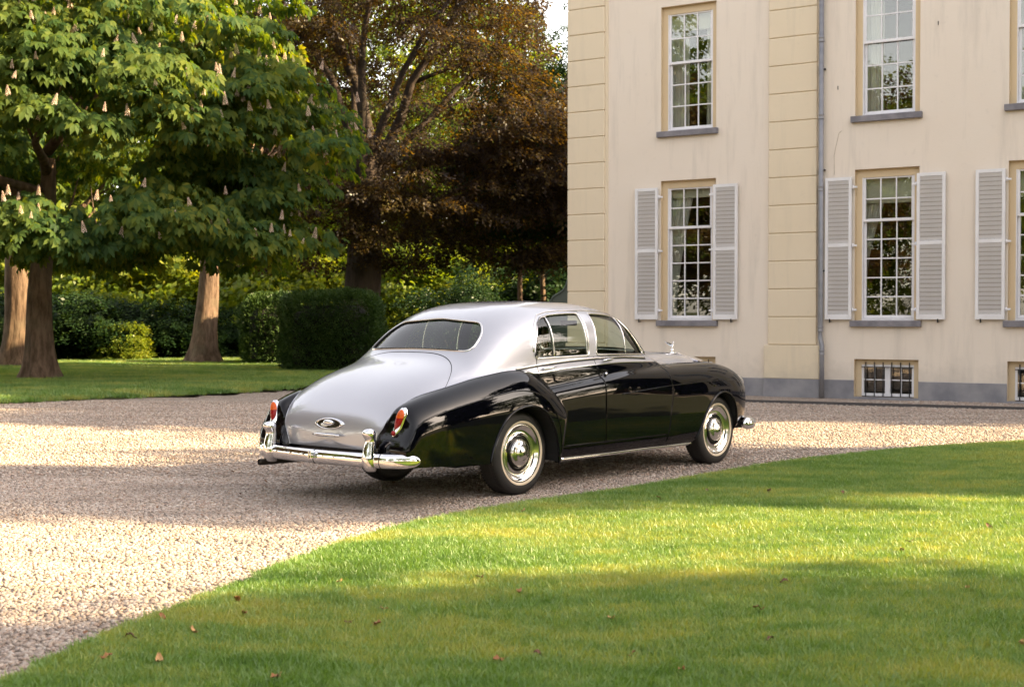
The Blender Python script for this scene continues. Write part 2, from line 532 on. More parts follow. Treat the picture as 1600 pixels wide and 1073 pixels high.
def pebble(seed, mat):
    bm = bmesh.new()
    bmesh.ops.create_icosphere(bm, subdivisions=1, radius=1.0)
    r = np.random.default_rng(seed)
    for v in bm.verts:
        v.co *= r.uniform(.75, 1.15)
        v.co.x *= 1.25; v.co.z *= .68
    me = bpy.data.meshes.new('pebble'); bm.to_mesh(me); bm.free()
    me.polygons.foreach_set('use_smooth', [True] * len(me.polygons))
    me.materials.append(mat)
    return unlinked('pebble', me)
def pebble_mat():
    m, nt, out = nodes_of('gravel_stone')
    p = nt.nodes.new('ShaderNodeBsdfPrincipled')
    oi = nt.nodes.new('ShaderNodeObjectInfo')
    col = ramp(nt, oi.outputs['Random'], STONES)
    col = mix(nt, mix(nt, .35, (0, 0, 0), noise(nt, coords(nt, 'World'), 90)), col, (.30, .22, .17))
    trk = ramp(nt, noise(nt, coords(nt, 'World', (.5, 1.4, 1)), 1.5, 5, .6), [(.46, (0, 0, 0)), (.70, (1, 1, 1))])
    nt.links.new(mix(nt, mix(nt, .5, (0, 0, 0), trk), col, (.17, .135, .11)), p.inputs['Base Color'])
    p.inputs['Roughness'].default_value = .75; p.inputs['Specular IOR Level'].default_value = .3
    nt.links.new(p.outputs[0], out.inputs[0])
    return m
M_PEB = pebble_mat()
pebs = [pebble(k, M_PEB) for k in range(5)]
dz_ = lambda x, y: .35 * undul(x * .6, y * .6) - .002
not_lawn = lambda x, y: ~in_poly(x, y, NEAR_POLY) | (edge_dist(x, y, NEAR_EDGE) < .07)
bed1 = grid_inside(-5.5, 4, 4.2, 12.5, .1, dz_, lambda x, y: not_lawn(x, y) & (np.abs(x) < .42 * y + 1.2))
scatter('gravel', bed1, pebs, 2300, .0075, .0165, .5, 7)
bed2 = grid_inside(-11, 11, 12.5, 24, .2, dz_, lambda x, y: not_lawn(x, y) & ~in_poly(x, y, FAR_POLY) & (np.abs(x) < .42 * y + 1.2))
scatter('gravel', bed2, pebs, 600, .008, .019, .5, 8)

# small brown litter blown over the stones
def flake_mesh():
    V = [(-.014, -.006, .004), (.0, -.009, .009), (.015, -.004, .005), (.014, .006, .009), (.0, .009, .006), (-.015, .005, .010)]
    return np_mesh('litter_flake', V, np.array([(0, 1, 4, 5), (1, 2, 3, 4)]), pbr('dead_leaf_litter', (.16, .075, .035), .8))
fl = unlinked('litter_flake', flake_mesh())
bed3 = grid_inside(-8, 8, 4.6, 20, .25, lambda x, y: dz_(x, y) + .014, lambda x, y: not_lawn(x, y) & ~in_poly(x, y, FAR_POLY) & (np.abs(x) < .42 * y + 1.2))
scatter('leaf_litter', bed3, [fl], 5, .5, 1.3, .5, 9)
# ================================================================ the house
HA = math.radians(31.1)
HX, HY = 12.726, 21.096
house = empty('country_house', (HX, HY, 0), -HA)
tag(house, 'cream stuccoed country house with white sash windows and louvred shutters', 'house')
def hpt(u, v, z=0.0):
    c, s = math.cos(HA), math.sin(HA)
    return (HX + u * c + v * s, HY - u * s + v * c, z)

def stucco(name, base, dark, warm, streak=True):
    m, nt, out = nodes_of(name)
    p = nt.nodes.new('ShaderNodeBsdfPrincipled')
    c = coords(nt, 'World')
    n1 = ramp(nt, noise(nt, c, .55, 6, .6), [(.35, (0, 0, 0)), (.72, (1, 1, 1))])
    col = mix(nt, mix(nt, .55, (0, 0, 0), n1), base, warm)
    cs = coords(nt, 'World', (2.2, 2.2, .22))
    n2 = ramp(nt, noise(nt, cs, 1.6, 7, .65), [(.52, (0, 0, 0)), (.80, (1, 1, 1))])
    col = mix(nt, mix(nt,   .62 if streak else .40, (0, 0, 0), n2), col, dark)
    n3 = ramp(nt, noise(nt, c, 5, 8, .7), [(.60, (0, 0, 0)), (.78, (1, 1, 1))])
    col = mix(nt, mix(nt, .30, (0, 0, 0), n3), col, dark)
    # damp creeping up from the plinth, with a ragged edge of its own
    sx = nt.nodes.new('ShaderNodeSeparateXYZ'); nt.links.new(c, sx.inputs[0])
    dm = nt.nodes.new('ShaderNodeMath'); dm.operation = 'MULTIPLY_ADD'; dm.inputs[1].default_value = -.55; dm.inputs[2].default_value = .42
    nt.links.new(sx.outputs['Z'], dm.inputs[0])
    da = nt.nodes.new('ShaderNodeMath'); da.operation = 'ADD'
    nt.links.new(dm.outputs[0], da.inputs[0]); nt.links.new(noise(nt, c, 1.4, 7, .65), da.inputs[1])
    nt.links.new(mix(nt, mix(nt, .45, (0, 0, 0), ramp(nt, da.outputs[0], [(.52, (0, 0, 0)), (.78, (1, 1, 1))])), col, dark), p.inputs['Base Color'])
    p.inputs['Roughness'].default_value = .85
    p.inputs['Specular IOR Level'].default_value = .25
    h = noise(nt, c, 55, 6, .7)
    h2 = noise(nt, c, 2.2, 4)
    a = nt.nodes.new('ShaderNodeMath'); a.operation = 'MULTIPLY_ADD'; a.inputs[1].default_value = 2.5
    nt.links.new(h2, a.inputs[0]); nt.links.new(h, a.inputs[2])
    nt.links.new(bump(nt, a.outputs[0], .5, .006), p.inputs['Normal'])
    nt.links.new(p.outputs[0], out.inputs[0])
    return m
M_WALL = stucco('cream_stucco', (.745, .665, .575), (.48, .43, .375), (.72, .625, .52))
M_QUOIN = stucco('yellow_stucco', (.71, .61, .46), (.46, .41, .33), (.68, .575, .42), False)
M_SURR = stucco('ochre_surround', (.65, .52, .345), (.50, .41, .29), (.61, .48, .31), False)
M_SLATE = pbr('bluestone', (.17, .17, .195), .6, bump_scale=40, bump_d=.003, var=(.27, .265, .28), var_scale=2.2)
M_SILL = pbr('bluestone_sill', (.14, .135, .155), .55, bump_scale=50, bump_d=.002, var=(.22, .21, .23), var_scale=5)
M_WHITE = pbr('white_paint', (.78, .77, .80), .38, bump_scale=30, bump_d=.0006, var=(.72, .71, .73), var_scale=4)
M_SHUT = pbr('shutter_paint', (.75, .745, .76), .42, bump_scale=30, bump_d=.0006, var=(.68, .67, .68), var_scale=3)
M_PIPE = pbr('zinc_pipe', (.20, .205, .23), .45, metal=.3, var=(.26, .26, .28), var_scale=6)
M_IRON = pbr('black_iron', (.012, .012, .014), .5)
M_PANE = glass_mat('window_pane_glass', (.86, .88, .85), .085)
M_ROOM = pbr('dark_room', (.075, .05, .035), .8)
M_ROOF = pbr('roof_slates', (.06, .062, .07), .6)
M_CURT = pbr('cream_curtain_cloth', (.66, .64, .60), .85, bump_scale=200, bump_d=.001)
M_BLIND = pbr('blind_cloth', (.58, .56, .46), .9, bump_scale=120, bump_d=.001)

U0, U1 = -13.40, 5.4
ZTOP = 10.9
WIN_C = [-10.745, -6.775, -4.035, -1.295, 2.675]     # window axes along the front
openings = []
for c in WIN_C:
    openings += [(c - .595, c + .595, 1.46, 4.275), (c - .595, c + .595, 5.265, 7.77), (c - .595, c + .595, .035, .74)]
def wall_front(u0, u1, z0, z1, ops, y, depth):
    us = sorted({u0, u1} | {a for o in ops for a in o[:2]}); zs = sorted({z0, z1} | {a for o in ops for a in o[2:]})
    b = MB()
    for i in range(len(us) - 1):
        for j in range(len(zs) - 1):
            cu, cz = (us[i] + us[i + 1]) / 2, (zs[j] + zs[j + 1]) / 2
            if any(o[0] < cu < o[1] and o[2] < cz < o[3] for o in ops): continue
            b.add([(us[i], y, zs[j]), (us[i + 1], y, zs[j]), (us[i + 1], y, zs[j + 1]), (us[i], y, zs[j + 1])], [(0, 1, 2, 3)])
    return b
wb = wall_front(U0, U1, .0, ZTOP, openings, 0.0, .3)
DEP = 12.0
wb.add([(U0, 0, 0), (U0, DEP, 0), (U0, DEP, ZTOP), (U0, 0, ZTOP)], [(0, 3, 2, 1)])
wb.add([(U1, 0, 0), (U1, DEP, 0), (U1, DEP, ZTOP), (U1, 0, ZTOP)], [(0, 1, 2, 3)])
wb.add([(U0, DEP, 0), (U1, DEP, 0), (U1, DEP, ZTOP), (U0, DEP, ZTOP)], [(0, 3, 2, 1)])
wall = wb.build('wall', M_WALL, house)
# reveals: the ochre lining and the flat margin round each frame
def surround(c, z0, z1, parent, yr=.125, fw=.485, top=.145, bot=.0):
    b = MB()
    a0, a1 = c - .595, c + .595
    b.add([(a0, .001, z0), (a0, yr, z0), (a0, yr, z1), (a0, .001, z1)], [(0, 1, 2, 3)])
    b.add([(a1, .001, z0), (a1, yr, z0), (a1, yr, z1), (a1, .001, z1)], [(0, 3, 2, 1)])
    b.add([(a0, .001, z1), (a0, yr, z1), (a1, yr, z1), (a1, .001, z1)], [(0, 1, 2, 3)])
    b.box(a0 + .0005, c - fw, yr - .03, yr + .12, z0, z1 - .0005)
    b.box(c + fw, a1 - .0005, yr - .03, yr + .12, z0, z1 - .0005)
    b.box(c - fw, c + fw, yr - .03, yr + .12, z1 - top, z1 - .0005)
    if bot > 0: b.box(c - fw, c + fw, yr - .03, yr + .12, z0, z0 + bot)
    b.build('surround', M_SURR, parent)

BAR = .023
pane_cache = {}
def sash(c, z0, z1, y, rows, parent, fw=.470, rail=.052, stile=.048):
    b = MB()
    b.box(c - fw, c - fw + stile, y, y + .045, z0, z1, .004).box(c + fw - stile, c + fw, y, y + .045, z0, z1, .004)
    b.box(c - fw + stile, c + fw - stile, y + .001, y + .044, z0, z0 + rail, .004).box(c - fw + stile, c + fw - stile, y + .001, y + .044, z1 - rail * .8, z1, .004)
    gu0, gu1, gz0, gz1 = c - fw + stile, c + fw - stile, z0 + rail, z1 - rail * .8
    w = (gu1 - gu0 - 2 * BAR) / 3; h = (gz1 - gz0 - (rows - 1) * BAR) / rows
    for i in (1, 2):
        u = gu0 + i * w + (i - 1) * BAR
        b.box(u, u + BAR, y + .004, y + .036, gz0, gz1)
    for j in range(1, rows):
        z = gz0 + j * h + (j - 1) * BAR
        for i in range(3):
            u = gu0 + i * (w + BAR)
            b.box(u, u + w, y + .006, y + .034, z, z + BAR)
    b.build('sash', M_WHITE, parent)
    key = (round(w, 3), round(h, 3))
    if key not in pane_cache:
        q = MB().box(-w / 2 - .004, w / 2 + .004, 0, .004, -h / 2 - .004, h / 2 + .004)
        pane_cache[key] = q.mesh('pane', M_PANE)
    for i in range(3):
        for j in range(rows):
            # hand-blown panes sit a touch out of true
            obj('pane', pane_cache[key], parent, (gu0 + w / 2 + i * (w + BAR), y + .018, gz0 + h / 2 + j * (h + BAR)), (random.uniform(-.006, .006), 0, random.uniform(-.006, .006)))

def window(c, z0, z1, rail_z, r_up, r_lo):
    w = empty('window'); w.parent = house
    surround(c, z0, z1, w)
    b = MB()
    zt = z1 - .115
    b.box(c - .487, c - .468, .100, .21, z0 + .03, zt).box(c + .468, c + .487, .100, .21, z0 + .03, zt).box(c - .468, c + .468, .100, .21, zt - .02, zt).box(c - .487, c + .487, .095, .22, z0 + .002, z0 + .045)
    b.build('frame', M_WHITE, w)
    sash(c, rail_z - .03, zt - .02, .115, r_up, w)
    sash(c, z0 + .046, rail_z + .028, .166, r_lo, w, .4675)
    MB().box(c - .665, c + .645, -.085, .095, z0 - .115, z0 - .002, .006).build('sill', M_SILL, w)
    return w
for c in WIN_C:
    window(c, 1.46, 4.275, 3.335, 2, 5)
    window(c, 5.265, 7.77, 6.65, 2, 3)

def cellar(c):
    w = empty('cellar_window'); w.parent = house
    surround(c, .035, .74, w, .14, .485, .10, .0)
    b = MB()
    y = .12
    for (a, d) in ((-.485, -.445), (-.05, .0), (.002, .05), (.445, .485)): b.box(c + a, c + d, y, y + .05, .05, .64)
    for (a, d) in ((-.445, -.05), (.05, .445)): b.box(c + a, c + d, y + .001, y + .049, .05, .105).box(c + a, c + d, y + .001, y + .049, .60, .64)
    for x0 in (-.2575, .2375): b.box(c + x0, c + x0 + .02, y + .006, y + .04, .105, .60)
    for (a, d) in ((-.445, -.2575), (-.2375, -.05), (.05, .2375), (.2575, .445)): b.box(c + a, c + d, y + .007, y + .039, .345, .365)
    b.build('frame', M_WHITE, w)
    me = pane_cache.setdefault('cellar', MB().box(-.10, .10, 0, .004, -.125, .125).mesh('pane', M_PANE))
    for x in (-.351, -.144, .144, .351):
        for z in (.225, .483): obj('pane', me, w, (c + x, y + .022, z), (random.uniform(-.01, .01), 0, random.uniform(-.01, .01)))
    me = pane_cache.setdefault('bar', MB().tube([(0, 0, 0), (0, 0, .64)], .010, 7).mesh('iron_bar', M_IRON))
    for k in range(6): obj('iron_bar', me, w, (c - .40 + k * .162, y - .035, .045))
    MB().box(c - .48, c + .48, y - .043, y - .030, .585, .600).build('iron_crossbar', M_IRON, w)
    MB().box(c - .64, c + .64, -.06, .10, -.02, .033).build('sill', M_SLATE, w)
for c in WIN_C: cellar(c)

# plinth, broken by the cellar windows
b = MB()
edges = [U0 + .86] + [e for c in WIN_C for e in (c - .61, c + .61)] + [U1 - .86]
k = 0
segs = []
u = U0
for c in WIN_C:
    segs.append((u, c - .597)); u = c + .597
segs.append((u, U1))
slab = []
for (a, d) in segs:
    n = max(1, int(round((d - a) / 1.15)))
    for i in range(n):
        slab.append((a + (d - a) * i / n, a + (d - a) * (i + 1) / n))
for (a, d) in slab:
    MB().box(a + .002, d - .002, -.030, .02, -.1, .343, .004).build('plinth_stone', M_SLATE, house)

# rusticated corner and pilasters: block over block with open joints
def rusticated(ua, ub, proud, name):
    p = empty(name); p.parent = house
    z = .99
    i = 0
    me = None
    while z < ZTOP - .3:
        h = .535
        if me is None:
            me = MB().box(ua, ub, -proud, .02, .007, h - .007, .012).mesh('stucco_block', M_QUOIN)
        obj('stucco_block', me, p, (0, 0, z))
        z += h
    MB().box(ua + .014, ub - .014, -proud + .022, .015, .99, z).build('joint_bed', M_QUOIN, p)
    return p
pr = rusticated(-13.47, -12.60, .055, 'corner_quoin')
MB().box(-13.50, -12.55, -.085, .02, .345, .985, .010).build('base_block', M_QUOIN, pr)
MB().box(-12.598, -12.535, -.022, .01, .99, ZTOP).build('edge_strip', M_QUOIN, pr)
MB().box(-13.51, -12.54, -.10, .02, -.1, .343, .006).build('plinth_stone', M_SLATE, pr)
for ua in (-9.045, .455):
    pr = rusticated(ua, ua + .96, .06, 'pilaster')
    MB().box(ua - .065, ua + 1.03, -.10, .02, .345, .986, .010).build('base_block', M_QUOIN, pr)
    MB().box(ua - .075, ua + 1.04, -.115, .02, -.1, .343, .006).build('plinth_stone', M_SLATE, pr)
pr = rusticated(4.6, 5.47, .055, 'corner_quoin')
# the return of the near corner
# shutters
sl = MB()
SLW = .40
a = math.radians(38)
dy, dz = .030 * math.cos(a), .030 * math.sin(a)
# a louvre blade: lower edge towards the wall, upper edge outwards
pts = [(-.024, .030), (-.030, .030), (.016, -.027), (.022, -.027)]
V = [(x, y, z) for x in (-SLW / 2, SLW / 2) for y, z in pts]
sl.add(V, [(0, 1, 2, 3), (7, 6, 5, 4), (0, 4, 5, 1), (1, 5, 6, 2), (2, 6, 7, 3), (3, 7, 4, 0)])
SLAT = sl.mesh('slat', M_SHUT)
def shutter(u0, u1, hinge_side):
    s = empty('shutter'); s.parent = house
    z0, z1 = 1.478, 4.138
    y0, y1 = -.085, -.035
    b = MB()
    st = .056
    b.box(u0, u0 + st, y0, y1, z0, z1, .004).box(u1 - st, u1, y0, y1, z0, z1, .004)
    for (za, zb) in ((z0, z0 + .10), (2.835, 2.905), (z1 - .062, z1)):
        b.box(u0 + st, u1 - st, y0 + .001, y1 - .001, za, zb, .003)
    b.build('shutter_frame', M_SHUT, s)
    MB().box(u0 + st, u1 - st, y1 - .006, y1 - .003, z0 + .1, z1 - .06).build('backing_board', pbr_cache('shutter_back', (.42, .37, .33)), s)
    w = u1 - u0 - 2 * st
    for (za, zb, n) in ((z0 + .10, 2.835, 16), (2.905, z1 - .062, 15)):
        for i in range(n):
            z = za + (zb - za) * (i + .5) / n
            o = obj('slat', SLAT, s, ((u0 + u1) / 2, (y0 + y1) / 2 - .002, z)); o.scale = (w / SLW, .8, 1.12)
    for z in (1.66, 2.86, 3.95):
        uh = u1 + .02 if hinge_side > 0 else u0 - .02
        MB().box(min(uh, uh + .075 * hinge_side), max(uh, uh + .075 * hinge_side), -.06, -.025, z - .018, z + .018, .004).tube([(uh, -.055, z - .035), (uh, -.055, z + .035)], .014, 8).build('hinge', M_WHITE, s)
    ud = u0 + .1 if hinge_side > 0 else u1 - .12
    MB().tube([(ud, .0, 1.44), (ud, -.07, 1.44), (ud, -.10, 1.455)], .008, 6).box(ud - .012, ud + .012, -.102, -.092, 1.42, 1.49).build('shutter_catch', M_IRON, s)
_pc = {}
def pbr_cache(n, c):
    if n not in _pc: _pc[n] = pbr(n, c, .7)
    return _pc[n]
for c in WIN_C:
    shutter(c - 1.14, c - .635, 1)
    shutter(c + .565, c + 1.075, -1)

# downpipe with an offset at the pilaster base
dp = empty('downpipe'); dp.parent = house
up = -7.99
MB().tube([(up, -.10, 9.0), (up, -.10, 1.32), (up, -.10, 1.14), (up + .05, -.16, .98), (up + .05, -.16, .80), (up + .05, -.16, .0)], .046, 14).build('pipe', M_PIPE, dp)
cm = MB().lathe([(.047, -.05), (.056, -.045), (.056, -.03), (.050, -.02), (.050, .02), (.056, .03), (.056, .045), (.047, .05)], 14).mesh('pipe_collar', M_PIPE)
for z in (6.75, 5.30, 3.95, 1.30): obj('pipe_collar', cm, dp, (up, -.10, z))
obj('pipe_collar', cm, dp, (up + .05, -.16, .86))
bk = MB().box(-.06, .06, -.008, .10, -.012, .012).mesh('pipe_bracket', M_IRON)
for z in (6.2, 4.3, 2.4): obj('pipe_bracket', bk, dp, (up, -.05, z))

# crack in the render and small iron wall anchors
MB().tube([(-7.62, -.001, 5.02), (-7.68, -.001, 4.98), (-7.70, -.001, 4.88), (-7.74, -.001, 4.72), (-7.77, -.001, 4.55), (-7.765, -.001, 4.35), (-7.765, -.001, 4.2)], .0035, 5).build('crack', pbr('crack_dark', (.25, .2, .15), .9), house)
for (u_, z_) in ((-5.86, 6.83), (-7.70, 5.83)):
    MB().box(u_ - .006, u_ + .006, -.012, .01, z_ - .035, z_ + .035).build('wall_anchor', M_IRON, house)

# cornice and hipped roof above the frame
MB().box(U0 - .15, U1 + .15, -.18, DEP + .15, ZTOP - .3, ZTOP - .02).box(U0 - .35, U1 + .35, -.38, DEP + .35, ZTOP - .015, ZTOP + .18).build('cornice', M_WHITE, house)
MB().add([(U0 - .3, -.33, ZTOP + .185), (U1 + .3, -.33, ZTOP + .185), (U1 + .3, DEP + .3, ZTOP + .185), (U0 - .3, DEP + .3, ZTOP + .185), (U0 + 5, 6, ZTOP + 3.6), (U1 - 5, 6, ZTOP + 3.6)], [(0, 1, 5, 4), (1, 2, 5), (2, 3, 4, 5), (3, 0, 4), (0, 3, 2, 1)]).build('roof', M_ROOF, house)
# rooms behind the windows
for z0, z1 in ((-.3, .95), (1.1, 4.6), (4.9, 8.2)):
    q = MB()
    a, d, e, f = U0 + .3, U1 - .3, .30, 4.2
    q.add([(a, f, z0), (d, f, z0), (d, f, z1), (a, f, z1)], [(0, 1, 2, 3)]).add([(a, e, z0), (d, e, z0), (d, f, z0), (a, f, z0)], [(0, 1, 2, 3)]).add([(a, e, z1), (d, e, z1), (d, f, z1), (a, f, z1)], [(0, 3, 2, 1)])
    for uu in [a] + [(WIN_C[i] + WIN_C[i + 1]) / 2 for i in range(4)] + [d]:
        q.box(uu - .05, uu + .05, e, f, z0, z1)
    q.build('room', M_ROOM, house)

# curtains and blinds hang inside: things of their own
def curtain(uL, uR, z0, z1, label, tie=None, folds=7, lean=0.0, v=.30, anchor='L'):
    n, m = 60, 26
    V = []
    for j in range(m + 1):
        t = j / m; z = z0 + (z1 - z0) * t
        if tie is not None:
            k = tie + (1 - tie) * (abs(t - .0) ** 1.5) if True else 1
        else: k = 1
        for i in range(n + 1):
            s = i / n
            w = (uR - uL) * k
            u = uL + w * s if anchor == 'L' else uR - w * (1 - s)
            V.append((u, v + .030 * math.sin(s * folds * 6.283 + .6 * t) + .012 * math.sin(s * 23 + 3 * t), z))
    F = [(j * (n + 1) + i, j * (n + 1) + i + 1, (j + 1) * (n + 1) + i + 1, (j + 1) * (n + 1) + i) for j in range(m) for i in range(n)]
    V = [(p[0] - uL, p[1] - v, p[2] - z0) for p in V]
    o = MB().add(V, F, True).build('curtain', M_CURT)
    o.location = hpt(uL, v, z0); o.rotation_euler = (0, 0, -HA)
    return tag(o, label, 'curtain')
def blind(c, z1, h, label, col=None, ragged=.0):
    o = MB().box(-.46, .46, 0, .006, 0, h, .001).tube([(-.46, .003, 0), (.46, .003, 0)], .012, 8).tube([(-.47, .0, h), (.47, .0, h)], .03, 10).build('window_blind', M_BLIND)
    o.location = hpt(c, .235, z1 - h); o.rotation_euler = (0, 0, -HA)
    return tag(o, label, 'blind')
c = WIN_C[0]
curtain(c - .50, c - .10, 5.3, 7.66, 'wide pleated cream curtain in the upper window nearest the house corner', None, 6)
curtain(c + .27, c + .50, 5.3, 7.66, 'narrow cream curtain at the drainpipe side of the upper corner window', None, 3)
blind(c, 7.66, .36, 'pale roller blind at the top of the upper window nearest the house corner')
curtain(c - .50, c + .02, 1.52, 4.16, 'white tied back curtain in the shuttered window behind the car bonnet', .22, 6)
blind(c, 4.16, .22, 'short pale blind at the top of the shuttered window behind the car bonnet')
c = WIN_C[1]
curtain(c - .50, c - .14, 5.3, 7.66, 'pleated white curtain in the upper window beside the drainpipe', None, 5)
curtain(c + .38, c + .50, 5.3, 7.66, 'thin strip of white curtain at the far side of the upper window beside the drainpipe', None, 2)
curtain(c - .50, c + .05, 2.2, 4.16, 'swept white curtain in the shuttered window beside the drainpipe', .08, 6)
blind(c, 4.16, .50, 'deep cream blind at the top of the shuttered window beside the drainpipe')
c = WIN_C[2]
curtain(c - .50, c - .20, 5.3, 7.66, 'cream curtain in the upper window cut off at the edge of the picture', None, 4)
blind(c, 4.16, .50, 'cream blind in the shuttered window cut off at the edge of the picture')

# thin steel edging before the house front
p0, p1 = np.array([4.19, 23.8]), np.array([8.4, 21.77])
dd = (p1 - p0) / np.linalg.norm(p1 - p0)
a_, b_ = p0 - dd * 6.5, p1 + dd * 14
nn = np.array([-dd[1], dd[0]]) * .025
MB().add([(*(a_ - nn), -.02), (*(b_ - nn), -.02), (*(b_ + nn), -.02), (*(a_ + nn), -.02), (*(a_ - nn), .045), (*(b_ - nn), .045), (*(b_ + nn), .045), (*(a_ + nn), .045)], [(0, 1, 5, 4), (1, 2, 6, 5), (2, 3, 7, 6), (3, 0, 4, 7), (4, 5, 6, 7)]).build('path_edging', pbr('edging_steel', (.06, .055, .055), .7))['kind'] = 'structure'
# where the trees outside the frame stand (x, y, size, turn, height)
BLOCKERS = [(20.0, 10.8, .60, .3, 1.02), (20.6, 18.6, .42, 1.1, .9),
            (20.0, 1.3, 1.0, 2.6, 1.04), (20.8, -2.4, 1.0, .8, 1.22), (20.0, -6.2, 1.0, 1.7, 1.25), (21.0, -10.6, 1.0, 3.2, 1.2)]  # unseen evergreens placed and shaped to cast the shade between the sun bands
CEDARS = [(21.2, 8.3, .42, 1.1, .4), (22.4, 17.9, 1.0, 1.17, 1.9)]  # unseen cedars, bare stem and flat head shaped to shade the drive
LEFT_TREES = [('copper', -24, 14, 1.0, .2), ('tall', -31, 7, 1.0, 1.2), ('copper', -27, -1, 1.0, 2.0), ('copper', -34, 20, 1.2, 3.0), ('broad', -38, -9, 1.2, 4.0), ('tall', -30, 28, 1.1, 5.0), ('copper', -40, 12, 1.3, 1.0), ('broad', -33, -4, 1.1, .7), ('tall', -44, 2, 1.2, 2.7), ('copper', -27, 21, .9, 1.4), ('broad', -46, -20, 1.3, 1.4), ('broad', -30, -16, 1.1, 5.4)]
REAR_TREES = [('broad', -20, -45, 1.2, 0), ('tall', -8, -52, 1.2, 1), ('broad', 4, -48, 1.3, 2), ('tall', 16, -50, 1.2, 3), ('broad', 28, -44, 1.3, 4), ('broad', -34, -36, 1.3, 5), ('broad', 44, -36, 1.3, .5), ('tall', 62, -22, 1.3, 1.5), ('broad', 78, -8, 1.3, 2.5), ('broad', 84, 4, 1.35, .4), ('tall', 86, 14, 1.1, 1.9), ('broad', 82, 24, 1.3, 3.3), ('broad', 80, 36, 1.35, 4.3), ('tall', 70, 46, 1.3, 5.3)]
HOUSE_TREES = [('broad', 12.5, 46.8, .9, 1.0), ('tall', 22, 47, .9, 2.2)]  # unseen trees added to keep the lower beech in shade
# ================================================================ trees, hedges, shrubs
def bark(name, a, b, c, scale=1.0):
    m, nt, out = nodes_of(name)
    p = nt.nodes.new('ShaderNodeBsdfPrincipled')
    co = coords(nt, 'World', (1, 1, .22))
    n = noise(nt, co, 9 * scale, 7, .65)
    col = mix(nt, ramp(nt, n, [(.38, (0, 0, 0)), (.62, (1, 1, 1))]), a, b)
    n2 = noise(nt, coords(nt, 'World'), 1.6, 4)
    col = mix(nt, ramp(nt, n2, [(.5, (0, 0, 0)), (.72, (.6, .6, .6))]), col, c)
    nt.links.new(col, p.inputs['Base Color'])
    p.inputs['Roughness'].default_value = .9; p.inputs['Specular IOR Level'].default_value = .15
    nt.links.new(bump(nt, n, 1.0, .05), p.inputs['Normal'])
    nt.links.new(p.outputs[0], out.inputs[0])
    return m
M_BARK = bark('chestnut_bark', (.085, .055, .038), (.20, .135, .095), (.13, .11, .075))
M_BARK_B = bark('beech_bark', (.032, .024, .020), (.070, .052, .042), (.055, .048, .036), .5)

def leaf_mat(name, cols, trans, tfac=.42, gloss=.07, scale=.5, rough=.4, hue_vary=True):
    """foliage: colour varies over the crown and leaf by leaf"""
    m, nt, out = nodes_of(name)
    c = coords(nt, 'World')
    big = noise(nt, c, scale, 3)
    g = nt.nodes.new('ShaderNodeNewGeometry')
    ad = nt.nodes.new('ShaderNodeMath'); ad.operation = 'MULTIPLY_ADD'; ad.inputs[1].default_value = .55
    nt.links.new(g.outputs['Random Per Island'], ad.inputs[0])
    sc = nt.nodes.new('ShaderNodeMath'); sc.operation = 'MULTIPLY_ADD'; sc.inputs[1].default_value = .9; sc.inputs[2].default_value = -.22
    nt.links.new(big, sc.inputs[0]); nt.links.new(sc.outputs[0], ad.inputs[2])
    col = ramp(nt, ad.outputs[0], cols)
    df = nt.nodes.new('ShaderNodeBsdfDiffuse'); nt.links.new(col, df.inputs[0])
    tr = nt.nodes.new('ShaderNodeBsdfTranslucent'); nt.links.new(mix(nt, 1.0, col, trans, 'MULTIPLY'), tr.inputs[0])
    gl = nt.nodes.new('ShaderNodeBsdfGlossy'); gl.inputs['Roughness'].default_value = rough
    m1 = nt.nodes.new('ShaderNodeMixShader'); m1.inputs[0].default_value = tfac
    nt.links.new(df.outputs[0], m1.inputs[1]); nt.links.new(tr.outputs[0], m1.inputs[2])
    m2 = nt.nodes.new('ShaderNodeMixShader'); m2.inputs[0].default_value = gloss
    nt.links.new(m1.outputs[0], m2.inputs[1]); nt.links.new(gl.outputs[0], m2.inputs[2])
    nt.links.new(m2.outputs[0], out.inputs[0])
    return m
M_CHEST = leaf_mat('chestnut_leaves', [(.0, (.024, .052, .020)), (.35, (.042, .085, .024)), (.7, (.100, .134, .023)), (1.0, (.20, .192, .028))], (2.6, 2.15, .28), .44, .008, .5, .6)  # yellow upper stops put the gold of sunlight into the leaf colour
M_BEECH = leaf_mat('copper_beech_leaves', [(.0, (.015, .0115, .014)), (.35, (.028, .020, .019)), (.6, (.048, .035, .018)), (.8, (.085, .064, .018)), (1.0, (.085, .090, .02))], (2.7, 1.95, .32), .45, .025, .35)  # yellow-green upper stops stand for leaves lit golden by the sun
M_GREEN = leaf_mat('broadleaf_leaves', [(.0, (.030, .070, .012)), (.4, (.065, .110, .016)), (.75, (.120, .155, .022)), (1.0, (.19, .20, .03))], (2.6, 2.1, .42), .45, .02, .3)
M_SUNNY = leaf_mat('sunlit_leaves', [(.0, (.06, .11, .016)), (.4, (.11, .165, .02)), (.75, (.19, .225, .03)), (1.0, (.28, .28, .045))], (2.2, 1.9, .4), .45, .02, .3)  # brighter copy of the broadleaf green, sunlight put into the leaf colour
M_DKGREEN = leaf_mat('evergreen_leaves', [(.0, (.010, .026, .010)), (.5, (.018, .042, .014)), (1.0, (.038, .062, .016))], (1.6, 1.5, .5), .25, .02, .5)
M_YEW = leaf_mat('yew_leaves', [(.0, (.020, .044, .016)), (.45, (.042, .078, .021)), (.8, (.075, .118, .025)), (1.0, (.12, .135, .03))], (1.2, 1.3, .5), .15, .02, 1.2)
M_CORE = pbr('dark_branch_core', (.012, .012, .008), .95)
M_PETAL = leaf_mat('chestnut_flowers', [(.0, (.58, .40, .30)), (.5, (.70, .53, .42)), (1.0, (.80, .66, .54))], (1.1, .95, .8), .25, .02, 2.0)

